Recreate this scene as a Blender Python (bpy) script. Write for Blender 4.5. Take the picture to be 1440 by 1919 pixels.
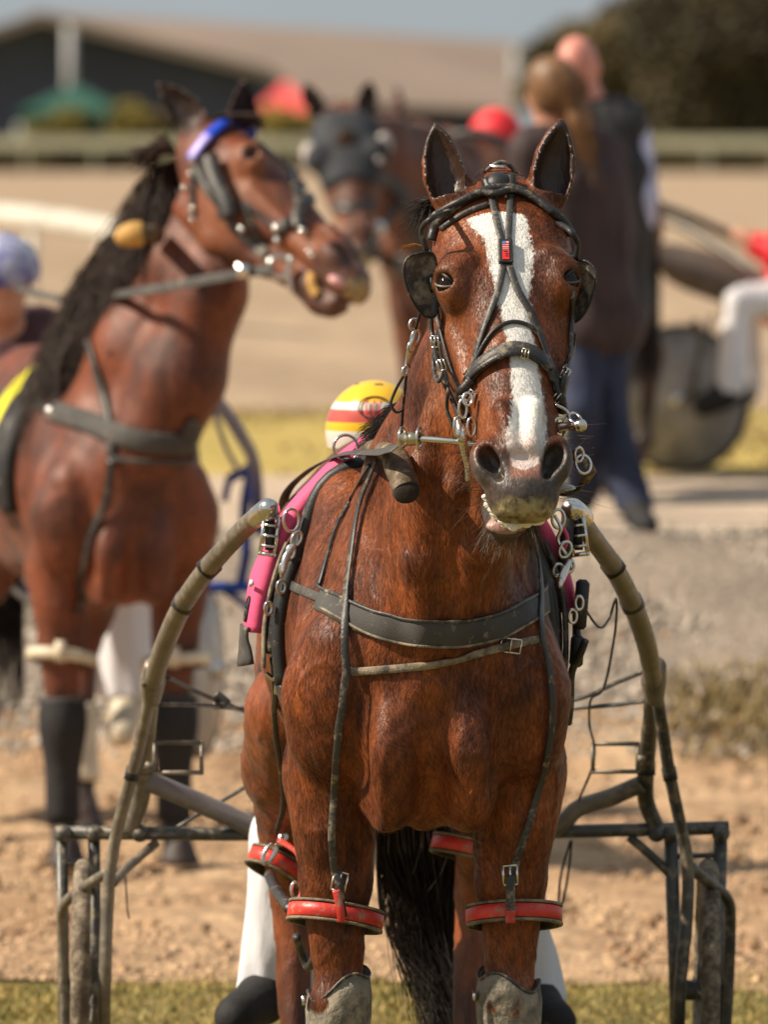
import bpy, math, random
import numpy as np
from mathutils import Vector, Matrix, noise as mnoise
from mathutils.bvhtree import BVHTree
for o in list(bpy.data.objects): bpy.data.objects.remove(o)
random.seed(7); RNG = np.random.default_rng(7)
SC = bpy.context.scene
C = SC.collection
# ------------------------------------------------------------------ camera, light, exposure
H = 2.03            # lens height above the sand
D0 = 18.0           # distance lens -> chest of the front horse
cam_d = bpy.data.cameras.new('camera'); cam = bpy.data.objects.new('camera', cam_d); C.objects.link(cam)
cam.location = (0, -D0, H); cam.rotation_euler = (math.radians(90), 0, 0)
cam_d.sensor_fit = 'VERTICAL'; cam_d.sensor_height = 36.0; cam_d.sensor_width = 27.0
cam_d.lens = 18000.0/1919.0*36.0
cam_d.shift_y = -(959.5-300)/1919.0
cam_d.clip_end = 8000; cam_d.clip_start = 0.5
cam_d.dof.use_dof = True; cam_d.dof.focus_distance = D0-0.15
cam_d.dof.aperture_fstop = (cam_d.lens/1000.0)/0.051
SC.camera = cam
SUN_EL, SUN_AZ = 42.0, 260.0           # azimuth clockwise from +Y (north)
world = bpy.data.worlds.new('World'); SC.world = world; world.use_nodes = True
wt = world.node_tree; bg = wt.nodes['Background']
sky = wt.nodes.new('ShaderNodeTexSky'); sky.sky_type = 'NISHITA'; sky.sun_disc = False
sky.sun_elevation = math.radians(SUN_EL); sky.sun_rotation = math.radians(SUN_AZ)
sky.dust_density = 2.5; sky.ozone_density = 1.0; sky.air_density = 1.0
wtc = wt.nodes.new('ShaderNodeTexCoord'); wmp = wt.nodes.new('ShaderNodeMapping'); wmp.inputs['Scale'].default_value = (1, 1, 3)
wn = wt.nodes.new('ShaderNodeTexNoise'); wn.inputs['Scale'].default_value = 2.5; wn.inputs['Detail'].default_value = 5
wr = wt.nodes.new('ShaderNodeMapRange'); wr.inputs[1].default_value = .42; wr.inputs[2].default_value = .68
wr.inputs[3].default_value = .6; wr.inputs[4].default_value = 1.0
wm = wt.nodes.new('ShaderNodeMix'); wm.data_type = 'RGBA'; wm.inputs[7].default_value = (7.0, 7.7, 8.1, 1)
wt.links.new(wtc.outputs['Generated'], wmp.inputs[0]); wt.links.new(wmp.outputs[0], wn.inputs[0])
wt.links.new(wn.outputs[0], wr.inputs[0]); wt.links.new(wr.outputs[0], wm.inputs[0])
wt.links.new(sky.outputs[0], wm.inputs[6]); wt.links.new(wm.outputs[2], bg.inputs[0])
bg.inputs[1].default_value = 0.05
sun_d = bpy.data.lights.new('sun', 'SUN'); sun = bpy.data.objects.new('sun', sun_d); C.objects.link(sun)
sun_d.energy = 5.0; sun_d.angle = math.radians(0.6); sun_d.color = (1.0, .87, .70)
az, el = math.radians(SUN_AZ), math.radians(SUN_EL)
to_sun = Vector((math.sin(az)*math.cos(el), math.cos(az)*math.cos(el), math.sin(el)))
sun.rotation_euler = to_sun.to_track_quat('Z', 'Y').to_euler()
SC.view_settings.view_transform = 'Standard'; SC.view_settings.look = 'None'
SC.view_settings.exposure = 0.42; SC.view_settings.gamma = 1.0
SC.cycles.max_bounces = 6; SC.cycles.use_denoising = True

def P(px, row, y=0.0):                 # photograph point at depth y -> metres
    s = 18000.0/(D0+y)
    return Vector(((px-720)/s, y, H-(row-300)/s))
def PX(px, y): return (px-720)*(D0+y)/18000.0

# ------------------------------------------------------------------ materials
MATS = {}
def nodes_of(m): return m.node_tree.nodes, m.node_tree.links
def mat(name, col, rough=.6, metal=0, bump=0, bscale=60, var=.25, vscale=9, spec=.5, stretch=None, sheen=0, col2=None, dirt=0, alpha=None):
    m = bpy.data.materials.new(name); m.use_nodes = True; N, L = nodes_of(m); b = N['Principled BSDF']
    tc = N.new('ShaderNodeTexCoord'); vec = tc.outputs['Object']
    if stretch:
        mp = N.new('ShaderNodeMapping'); mp.inputs['Scale'].default_value = stretch; L.new(vec, mp.inputs[0]); vec2 = mp.outputs[0]
    else: vec2 = vec
    n1 = N.new('ShaderNodeTexNoise'); n1.inputs['Scale'].default_value = vscale; n1.inputs['Detail'].default_value = 6; L.new(vec2, n1.inputs[0])
    mx = N.new('ShaderNodeMix'); mx.data_type = 'RGBA'
    c2 = col2 if col2 else tuple(c*(1-var) for c in col); c1 = col if col2 else tuple(min(1, c*(1+var)) for c in col)
    mx.inputs[6].default_value = (*c1, 1); mx.inputs[7].default_value = (*c2, 1)
    r = N.new('ShaderNodeMapRange'); r.inputs[1].default_value = .35; r.inputs[2].default_value = .65
    L.new(n1.outputs[0], r.inputs[0]); L.new(r.outputs[0], mx.inputs[0])
    out = mx.outputs[2]
    if dirt:
        n3 = N.new('ShaderNodeTexNoise'); n3.inputs['Scale'].default_value = 34; n3.inputs['Detail'].default_value = 8; n3.inputs['Roughness'].default_value = .7
        L.new(vec, n3.inputs[0]); r3 = N.new('ShaderNodeMapRange'); r3.inputs[1].default_value = .62-.2*dirt; r3.inputs[2].default_value = .75-.12*dirt
        L.new(n3.outputs[0], r3.inputs[0]); m3 = N.new('ShaderNodeMix'); m3.data_type = 'RGBA'; m3.inputs[7].default_value = (.33, .27, .19, 1)
        L.new(r3.outputs[0], m3.inputs[0]); L.new(out, m3.inputs[6]); out = m3.outputs[2]
        mr = N.new('ShaderNodeMapRange'); mr.inputs[3].default_value = rough; mr.inputs[4].default_value = .9; L.new(r3.outputs[0], mr.inputs[0]); L.new(mr.outputs[0], b.inputs['Roughness'])
    L.new(out, b.inputs['Base Color'])
    if not dirt: b.inputs['Roughness'].default_value = rough
    b.inputs['Metallic'].default_value = metal; b.inputs['Specular IOR Level'].default_value = spec
    if sheen: b.inputs['Sheen Weight'].default_value = sheen
    if bump:
        n2 = N.new('ShaderNodeTexNoise'); n2.inputs['Scale'].default_value = bscale; n2.inputs['Detail'].default_value = 8; L.new(vec2, n2.inputs[0])
        bp = N.new('ShaderNodeBump'); bp.inputs['Strength'].default_value = 1; bp.inputs['Distance'].default_value = bump
        L.new(n2.outputs[0], bp.inputs['Height']); L.new(bp.outputs[0], b.inputs['Normal'])
    MATS[name] = m; return m

M_leather = mat('black_leather', (.022, .02, .019), .42, bump=.001, bscale=220, dirt=.35)
M_leather_dusty = mat('dusty_black_leather', (.040, .038, .036), .45, bump=.001, bscale=220, dirt=.48)
M_web = mat('grey_webbing', (.06, .056, .052), .75, bump=.0012, bscale=500, dirt=.25)
M_mudweb = mat('muddy_webbing', (.07, .065, .05), .8, bump=.002, bscale=300, dirt=1.25)
M_rubber = mat('black_rubber', (.018, .018, .018), .5, bump=.0006, bscale=200, dirt=.15)
M_chrome = mat('chrome', (.72, .70, .66), .2, 1, var=.1, dirt=.2)
M_brass = mat('worn_buckle', (.62, .54, .40), .3, 1, var=.15)
M_red = mat('red_plastic', (.68, .045, .03), .4, bump=.0008, bscale=120, dirt=.45)
M_pink = mat('pink_cloth', (.74, .085, .21), .7, bump=.002, bscale=30, var=.08)
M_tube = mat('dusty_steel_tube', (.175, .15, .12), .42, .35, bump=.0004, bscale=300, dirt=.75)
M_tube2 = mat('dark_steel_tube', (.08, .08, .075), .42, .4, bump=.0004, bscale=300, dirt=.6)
M_tyre = mat('dusty_tyre', (.10, .075, .052), .9, bump=.004, bscale=70, dirt=.9)
M_brown = mat('brown_leather', (.10, .065, .035), .7, bump=.003, bscale=70, dirt=.6)
M_black = mat('black_cloth', (.014, .013, .014), .8, bump=.003, bscale=40)
M_white = mat('white_cloth', (.72, .72, .76), .8, bump=.012, bscale=14, var=.05, stretch=(1, 1, .35))
M_mane = mat('black_hair', (.016, .010, .008), .5, var=.5, vscale=30, spec=.28)
M_manebr = mat('brown_hair', (.035, .017, .010), .5, var=.5, vscale=30, spec=.25)
M_whisk = mat('whisker', (.09, .055, .03), .5)
M_foam = mat('foam', (.85, .83, .74), .3, bump=.004, bscale=130, var=.06)
M_teeth = mat('teeth', (.75, .66, .42), .3)
M_blue = mat('blue_plastic', (.01, .06, .55), .3, var=.1)
M_boot = mat('muddy_boot', (.27, .24, .19), .85, bump=.006, bscale=60, dirt=.8, col2=(.10, .09, .07), vscale=20)
m_eye = mat('eye_brown', (.010, .005, .003), .07, spec=.35)
M_lid = mat('eyelid', (.022, .014, .010), .5); M_lid2 = mat('lower_lid', (.15, .12, .10), .4)

def coat(name, c_bright, c_dark, hair=1.0, tips=False):
    """horse hide: attributes white (blaze), dark (points), pink (bare skin) live on the mesh"""
    m = bpy.data.materials.new(name); m.use_nodes = True; N, L = nodes_of(m); b = N['Principled BSDF']
    def att(n):
        a = N.new('ShaderNodeAttribute'); a.attribute_name = n; return a.outputs['Fac']
    def math_(op, a, b_=None, c=None, clamp=False):
        x = N.new('ShaderNodeMath'); x.operation = op; x.use_clamp = clamp
        for i, v in enumerate((a, b_, c)):
            if v is None: continue
            if hasattr(v, 'links'): L.new(v, x.inputs[i])
            else: x.inputs[i].default_value = v
        return x.outputs[0]
    def mix(f, a, b_):
        x = N.new('ShaderNodeMix'); x.data_type = 'RGBA'
        if hasattr(f, 'links'): L.new(f, x.inputs[0])
        else: x.inputs[0].default_value = f
        for i, v in ((6, a), (7, b_)):
            if hasattr(v, 'links'): L.new(v, x.inputs[i])
            else: x.inputs[i].default_value = (*v, 1)
        return x.outputs[2]
    tc = N.new('ShaderNodeTexCoord'); vec = tc.outputs['Object']
    def nz(scale, det=5, st=None, rough=.55, dist=0):
        v = vec
        if st:
            mp = N.new('ShaderNodeMapping'); mp.inputs['Scale'].default_value = st; L.new(vec, mp.inputs[0]); v = mp.outputs[0]
        n = N.new('ShaderNodeTexNoise'); n.inputs['Scale'].default_value = scale; n.inputs['Detail'].default_value = det
        n.inputs['Roughness'].default_value = rough; n.inputs['Distortion'].default_value = dist
        L.new(v, n.inputs[0]); return n.outputs[0]
    def rng(v, a, b_, c=0, d=1):
        r = N.new('ShaderNodeMapRange'); L.new(v, r.inputs[0])
        for i, q in enumerate((a, b_, c, d)): r.inputs[i+1].default_value = q
        return r.outputs[0]
    big = nz(5.5, 4); mid = nz(26, 5, (1, 1, .45), dist=.6); streak = nz(260, 3, (1, 1, .16), .65, dist=.8); curl = nz(60, 4, (1, 1, .36), .6, dist=.7)
    f = math_('ADD', math_('MULTIPLY', big, .65), math_('MULTIPLY', mid, .35)); f = rng(f, .38, .62)
    c = mix(f, c_bright, c_dark)  # bright and dark tones of the coat itself, mixed by random noise
    fine = rng(math_('ADD', math_('MULTIPLY', streak, .6), math_('MULTIPLY', curl, .4)), .36, .64, .52, 1.45)
    g = N.new('ShaderNodeVectorMath'); g.operation = 'SCALE'; L.new(c, g.inputs[0]); L.new(fine, g.inputs[3]); c = g.outputs[0]
    if tips:
        gt = N.new('ShaderNodeVectorMath'); gt.operation = 'SCALE'; L.new(c, gt.inputs[0]); L.new(att('tone'), gt.inputs[3]); c = gt.outputs[0]
    wh = att('white'); wn_ = nz(150, 4, (1, 1, .22)); 
    wv = rng(math_('ADD', wh, math_('MULTIPLY', math_('SUBTRACT', wn_, .5), .022)), -.002, .003)
    c = mix(math_('MULTIPLY', att('dark'), .93), c, (.020, .012, .009))
    c = mix(att('tan'), c, (.42, .13, .03))
    gw = N.new('ShaderNodeVectorMath'); gw.operation = 'SCALE'; gw.inputs[0].default_value = (.88, .86, .82); L.new(rng(streak, .3, .7, .86, 1.06), gw.inputs[3])
    c = mix(wv, c, gw.outputs[0])
    c = mix(att('grey'), c, mix(rng(nz(90, 5), .35, .65), (.075, .065, .055), (.030, .024, .022)))
    c = mix(att('pink'), c, (.62, .34, .28))
    c = mix(math_('MULTIPLY', att('yellow'), rng(nz(60), .3, .6)), c, (.55, .45, .22))
    L.new(c, b.inputs['Base Color'])
    L.new(rng(big, .3, .7, .36, .50) if name == 'bay_coat' else rng(big, .3, .7, .50, .62) if not tips else rng(big, .3, .7, .50, .60), b.inputs['Roughness'])
    b.inputs['Specular IOR Level'].default_value = .50 if not tips else .26
    b.inputs['Sheen Weight'].default_value = .05; b.inputs['Sheen Roughness'].default_value = .4
    hgt = math_('ADD', math_('MULTIPLY', streak, .0006*hair), math_('MULTIPLY', curl, .0024*hair))
    hgt = math_('ADD', hgt, math_('MULTIPLY', mid, .0045))
    if tips: return m
    bp = N.new('ShaderNodeBump'); bp.inputs['Distance'].default_value = 1.0; bp.inputs['Strength'].default_value = .9
    L.new(hgt, bp.inputs['Height']); L.new(bp.outputs[0], b.inputs['Normal'])
    return m
M_coat = coat('bay_coat', (.28, .072, .017), (.060, .015, .006))
M_tips = coat('bay_hair', (.30, .082, .021), (.072, .019, .008), 1, True)
M_coat2 = coat('dark_bay_coat', (.19, .046, .015), (.065, .017, .008))
M_coat3 = coat('brown_coat', (.15, .046, .018), (.06, .019, .009))

# ------------------------------------------------------------------ object bookkeeping
def link(o, parent=None):
    C.objects.link(o)
    if parent is not None: o.parent = parent
    return o
def tag(o, label=None, cat=None, group=None, kind=None):
    if label: o['label'] = label
    if cat: o['category'] = cat
    if group: o['group'] = group
    if kind: o['kind'] = kind
    return o
def thing(name, label, cat, loc=(0, 0, 0), group=None):
    o = bpy.data.objects.new(name, None); o.empty_display_size = .1; o.location = loc
    C.objects.link(o); return tag(o, label, cat, group)
def mesh_obj(name, V, F, m, parent=None, smooth=True):
    """vertices are in world metres; made relative to the parent's base"""
    V = np.asarray(V, dtype=np.float32)
    me = bpy.data.meshes.new(name)
    if isinstance(F, np.ndarray) and F.ndim == 2:
        k = F.shape[1]; me.vertices.add(len(V)); me.loops.add(F.size); me.polygons.add(len(F))
        me.vertices.foreach_set('co', V.ravel()); me.loops.foreach_set('vertex_index', F.astype(np.int32).ravel())
        me.polygons.foreach_set('loop_start', np.arange(0, F.size, k, dtype=np.int32)); me.update(calc_edges=True)
    else:
        me.from_pydata([tuple(map(float, v)) for v in V], [], [tuple(map(int, f)) for f in F]); me.update()
    me.polygons.foreach_set('use_smooth', [smooth]*len(me.polygons))
    for x in (m if isinstance(m, (list, tuple)) else [m]): me.materials.append(x)
    o = bpy.data.objects.new(name, me)
    C.objects.link(o)
    if parent is not None:
        o.parent = parent; q = parent; mw = Matrix.Identity(4)
        while q is not None: mw = q.matrix_basis @ mw; q = q.parent
        o.matrix_basis = mw.inverted()
    return o
class Bag:                              # collects shapes into one mesh
    def __init__(s): s.V = []; s.F = []; s.n = 0
    def add(s, V, F):
        s.V.extend([tuple(v) for v in V]); s.F.extend([tuple(i+s.n for i in f) for f in F]); s.n += len(V); return s
    def out(s, name, m, parent=None, smooth=True): return mesh_obj(name, s.V, s.F, m, parent, smooth)
def catmull(pts, n=8, closed=False):
    p = [np.array(q, float) for q in pts]; out = []
    m = len(p); rng_ = range(m if closed else m-1)
    for i in rng_:
        a = p[(i-1) % m] if (closed or i > 0) else 2*p[0]-p[1]
        b = p[i]; c = p[(i+1) % m]
        d = p[(i+2) % m] if (closed or i+2 < m) else 2*p[-1]-p[-2]
        for j in range(n):
            t = j/n; out.append(.5*((2*b)+(-a+c)*t+(2*a-5*b+4*c-d)*t*t+(-a+3*b-3*c+d)*t**3))
    if not closed: out.append(p[-1])
    return np.array(out)
def tube_geo(pts, r, n=10, sm=6, closed=False, cap=True):
    """pts list of xyz, r float or list"""
    pts = [list(p) for p in pts]
    rr = r if isinstance(r, (list, tuple)) else [r]*len(pts)
    q = catmull([p+[x] for p, x in zip(pts, rr)], sm, closed) if sm > 1 else np.array([p+[x] for p, x in zip(pts, rr)])
    c, R = q[:, :3], q[:, 3]; N_ = len(c)
    if closed: t = np.roll(c, -1, 0)-np.roll(c, 1, 0)
    else: t = np.gradient(c, axis=0)
    t /= np.linalg.norm(t, axis=1)[:, None]+1e-9
    u = np.cross(t[0], [0, 0, 1.]); 
    if np.linalg.norm(u) < .1: u = np.cross(t[0], [0, 1., 0])
    u /= np.linalg.norm(u); V = []; F = []
    for i in range(N_):
        u = u-t[i]*np.dot(u, t[i]); u /= np.linalg.norm(u)+1e-9; w = np.cross(t[i], u)
        for k in range(n):
            a = 2*math.pi*k/n; V.append(c[i]+R[i]*(math.cos(a)*u+math.sin(a)*w))
    for i in range(N_ if closed else N_-1):
        j = (i+1) % N_
        for k in range(n): F.append((i*n+k, i*n+(k+1) % n, j*n+(k+1) % n, j*n+k))
    if not closed and cap: F.append(tuple(range(n-1, -1, -1))); F.append(tuple((N_-1)*n+k for k in range(n)))
    return V, F
def tube(name, pts, r, m, parent=None, n=10, sm=6, closed=False): return Bag().add(*tube_geo(pts, r, n, sm, closed)).out(name, m, parent)
def ball_geo(c, r, n=12, m_=8, rot=None):
    r = r if isinstance(r, (tuple, list)) else (r, r, r); V = []; F = []
    for i in range(m_+1):
        th = math.pi*i/m_
        for k in range(n):
            ph = 2*math.pi*k/n; v = Vector((r[0]*math.sin(th)*math.cos(ph), r[1]*math.sin(th)*math.sin(ph), r[2]*math.cos(th)))
            if rot is not None: v = rot @ v
            V.append(tuple(v+Vector(c)))
    for i in range(m_):
        for k in range(n): F.append((i*n+k, (i+1)*n+k, (i+1)*n+(k+1) % n, i*n+(k+1) % n))
    return V, F
def box_geo(c, s, rot=None):
    V = []
    for x in (-1, 1):
        for y in (-1, 1):
            for z in (-1, 1):
                v = Vector((x*s[0]/2, y*s[1]/2, z*s[2]/2)); v = rot @ v if rot is not None else v; V.append(tuple(v+Vector(c)))
    return V, [(0, 1, 3, 2), (4, 6, 7, 5), (0, 4, 5, 1), (2, 3, 7, 6), (0, 2, 6, 4), (1, 5, 7, 3)]
def ring_geo(c, nrm, R, r, ell=1.0, up=None, n=24, k=8):
    nrm = Vector(nrm).normalized(); u = (Vector(up) if up is not None else nrm.orthogonal()); u = (u-nrm*u.dot(nrm)).normalized(); w = nrm.cross(u)
    return tube_geo([Vector(c)+u*R*math.cos(2*math.pi*i/n)+w*R*ell*math.sin(2*math.pi*i/n) for i in range(n)], r, k, 1, True)
def ribbon_geo(pts, nrms, width, thick=.003):
    c = np.array(pts, float); nn = np.array(nrms, float); N_ = len(c)
    wd = np.interp(np.linspace(0, 1, N_), np.linspace(0, 1, len(width)), width) if isinstance(width, (list, tuple)) else np.full(N_, width)
    t = np.gradient(c, axis=0); t /= np.linalg.norm(t, axis=1)[:, None]+1e-9
    nn = nn-t*(nn*t).sum(1)[:, None]; nn /= np.linalg.norm(nn, axis=1)[:, None]+1e-9
    s = np.cross(t, nn); prof = [(-.5, 0), (-.5, .6), (-.42, 1), (0, 1.12), (.42, 1), (.5, .6), (.5, 0)]; k = len(prof); V = []; F = []
    for i in range(N_):
        for a, b in prof: V.append(c[i]+s[i]*a*wd[i]+nn[i]*b*thick)
    for i in range(N_-1):
        for j in range(k): F.append((i*k+j, i*k+(j+1) % k, (i+1)*k+(j+1) % k, (i+1)*k+j))
    F.append(tuple(range(k-1, -1, -1))); F.append(tuple((N_-1)*k+j for j in range(k)))
    return V, F
def strands(name, lines, r, m, parent=None, kind=None):
    L_ = [np.array(l, float) for l in lines]; V = []; F = []; n0 = 0
    for c in L_:
        N_ = len(c); t = np.gradient(c, axis=0); t /= np.linalg.norm(t, axis=1)[:, None]+1e-9
        u = np.cross(t, [.3, .9, .1]); u /= np.linalg.norm(u, axis=1)[:, None]+1e-9; w = np.cross(t, u)
        R = (r*np.linspace(1, .25, N_))[:, None]
        V.append(np.stack([c+R*u, c-R*.5*u+R*.87*w, c-R*.5*u-R*.87*w], 1).reshape(-1, 3))
        i = np.arange(N_-1)[:, None]*3; j = np.arange(3)[None]
        F.append(np.stack([i+j, i+(j+1) % 3, i+3+(j+1) % 3, i+3+j], -1).reshape(-1, 4)+n0); n0 += 3*N_
    o = mesh_obj(name, np.concatenate(V), np.concatenate(F), m, parent)
    if kind: o['kind'] = kind
    return o

# ------------------------------------------------------------------ sculpting with distance fields
def smin(a, b, k):
    if k <= 0: return np.minimum(a, b)
    h = np.clip(.5+.5*(b-a)/k, 0, 1); return b*(1-h)+a*h-k*h*(1-h)
class Field:
    def __init__(s, xs, ys, zs):
        s.ax = [np.asarray(a, np.float32) for a in (xs, ys, zs)]; s.f = np.full([len(a) for a in s.ax], .3, np.float32)
    def sub(s, lo, hi):
        sl = []
        for a, l, h in zip(s.ax, lo, hi):
            i, j = np.searchsorted(a, l), np.searchsorted(a, h)
            if j <= i: return None
            sl.append(slice(i, j))
        return tuple(sl)
    def op(s, fn, lo, hi, k=.02, cut=False):
        k_ = k+.02; sl = s.sub([v-k_ for v in lo], [v+k_ for v in hi])
        if sl is None: return
        X, Y, Z = np.meshgrid(*[a[q] for a, q in zip(s.ax, sl)], indexing='ij', sparse=True)
        d = fn(X, Y, Z); a = s.f[sl]
        s.f[sl] = -smin(-a, d, k) if cut else smin(a, d, k)
    def cone(s, a, b, ra, rb, k=.02, cut=False):
        a = np.array(a, float); b = np.array(b, float); ba = b-a; l2 = ba@ba
        def fn(X, Y, Z):
            px, py, pz = X-a[0], Y-a[1], Z-a[2]
            t = np.clip((px*ba[0]+py*ba[1]+pz*ba[2])/l2, 0, 1)
            return np.sqrt((px-t*ba[0])**2+(py-t*ba[1])**2+(pz-t*ba[2])**2)-(ra+(rb-ra)*t)
        r = max(ra, rb); s.op(fn, np.minimum(a, b)-r, np.maximum(a, b)+r, k, cut)
    def chain(s, pts, k=.02):
        for (p, r), (q, w) in zip(pts[:-1], pts[1:]): s.cone(p, q, r, w, k)
    def ell(s, c, r, k=.02, cut=False, R=None):
        c = np.array(c, float); r = np.array(r, float); R = np.eye(3) if R is None else np.array(R)
        def fn(X, Y, Z):
            p = (X-c[0], Y-c[1], Z-c[2]); q = [p[0]*R[0, i]+p[1]*R[1, i]+p[2]*R[2, i] for i in range(3)]
            k0 = np.sqrt(sum((q[i]/r[i])**2 for i in range(3)))+1e-6; k1 = np.sqrt(sum((q[i]/r[i]**2)**2 for i in range(3)))+1e-6
            return k0*(k0-1)/k1
        e = np.abs(R)@r; s.op(fn, c-e, c+e, k, cut)
    def mesh(s, smooth=1):
        f = s.f; ins = f < 0; nx, ny, nz_ = f.shape
        cnt = np.zeros((nx-1, ny-1, nz_-1), np.uint8)
        for i in (0, 1):
            for j in (0, 1):
                for k in (0, 1): cnt += ins[i:nx-1+i, j:ny-1+j, k:nz_-1+k]
        I = np.argwhere((cnt > 0) & (cnt < 8)); ids = np.full(cnt.shape, -1, np.int32); ids[tuple(I.T)] = np.arange(len(I))
        acc = np.zeros((len(I), 3)); num = np.zeros(len(I))
        co = [(i, j, k) for i in (0, 1) for j in (0, 1) for k in (0, 1)]
        for a in co:
            for ax in range(3):
                if a[ax]: continue
                b = list(a); b[ax] = 1
                ia = I+np.array(a); ib = I+np.array(b); fa = f[tuple(ia.T)]; fb = f[tuple(ib.T)]; m = (fa < 0) != (fb < 0)
                t = fa[m]/(fa[m]-fb[m]); pa = np.stack([s.ax[q][ia[m, q]] for q in range(3)], 1); pb = np.stack([s.ax[q][ib[m, q]] for q in range(3)], 1)
                acc[m] += pa+(pb-pa)*t[:, None]; num[m] += 1
        V = acc/np.maximum(num, 1)[:, None]; Fs = []
        for ax in range(3):
            a1, a2 = (ax+1) % 3, (ax+2) % 3
            s0 = [slice(1, -1)]*3; s0[ax] = slice(0, -1); s1 = [slice(1, -1)]*3; s1[ax] = slice(1, None)
            A = ins[tuple(s0)]; B = ins[tuple(s1)]; E = np.argwhere(A != B); 
            if not len(E): continue
            fl = A[tuple(E.T)]; off = np.array([1, 1, 1]); off[ax] = 0; E = E+off
            def cid(d1, d2):
                q = E.copy(); q[:, a1] += d1; q[:, a2] += d2; return ids[tuple(q.T)]
            Q = np.stack([cid(-1, -1), cid(0, -1), cid(0, 0), cid(-1, 0)], 1); Q[~fl] = Q[~fl][:, ::-1]; Fs.append(Q)
        F = np.concatenate(Fs)
        for _ in range(smooth):
            S = np.zeros_like(V); n = np.zeros(len(V))
            for i in range(4):
                for j in ((i+1) % 4, (i-1) % 4): 
                    for q in range(3): S[:, q] += np.bincount(F[:, i], V[F[:, j], q], len(V))
                    n += np.bincount(F[:, i], minlength=len(V))
            V = V*.45+.55*S/np.maximum(n, 1)[:, None]
        return V, F
def set_attr(o, name, vals):
    a = o.data.attributes.new(name, 'FLOAT', 'POINT'); a.data.foreach_set('value', np.asarray(vals, np.float32))
def vnoise(V, sc, off=0.0):
    W_ = V*np.array(sc)+off; nf_ = mnoise.noise
    return np.array([nf_(w) for w in W_.tolist()])
def vnormals(V, F):
    a = V[F[:, 2]]-V[F[:, 0]]; b = V[F[:, 3]]-V[F[:, 1]]; n = np.cross(a, b); N_ = np.zeros_like(V)
    for i in range(4):
        for q in range(3): N_[:, q] += np.bincount(F[:, i], n[:, q], len(V))
    return N_/(np.linalg.norm(N_, axis=1)[:, None]+1e-12)
def graded(stops):                      # (position, step) -> uneven axis
    out = [stops[0][0]]
    for (a, st), (b, _) in zip(stops[:-1], stops[1:]):
        n = max(1, int(round((b-a)/st))); out += list(a+(b-a)*np.arange(1, n+1)/n)
    return np.array(out)
def sstep(x, a, b):
    t = np.clip((x-a)/(b-a), 0, 1); return t*t*(3-2*t)
# ------------------------------------------------------------------ the horse
HEADTAB = np.array([  # s (down the face), half width, front, back
 (-.07, .03, -.03, -.06), (-.03, .062, .0, -.11), (.03, .112, .022, -.15), (.09, .130, .042, -.175), (.16, .132, .052, -.18), (.24, .122, .052, -.175),
 (.32, .104, .048, -.16), (.40, .088, .043, -.12), (.47, .077, .040, -.088), (.54, .070, .037, -.075), (.60, .070, .030, -.072),
 (.655, .070, .018, -.068), (.70, .060, .002, -.058), (.73, .035, -.015, -.045)])
_S = np.linspace(-.07, .73, 200)
def _sm(col):
    v = np.interp(_S, HEADTAB[:, 0], HEADTAB[:, col]); k = np.ones(13)/13
    return np.convolve(np.pad(v, 6, mode='edge'), k, 'valid')
_W, _NF, _NB = _sm(1), _sm(2), _sm(3)

def head_frame(o, a, n):
    a = Vector(a).normalized(); n = Vector(n); n = (n-a*n.dot(a)).normalized(); x = a.cross(n)
    # columns: lateral, down the face, out of the face
    if x.x < 0 and abs(n.y) > .3: x = -x
    R = np.array([x, a, n]).T; return np.array(o, float), R

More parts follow.
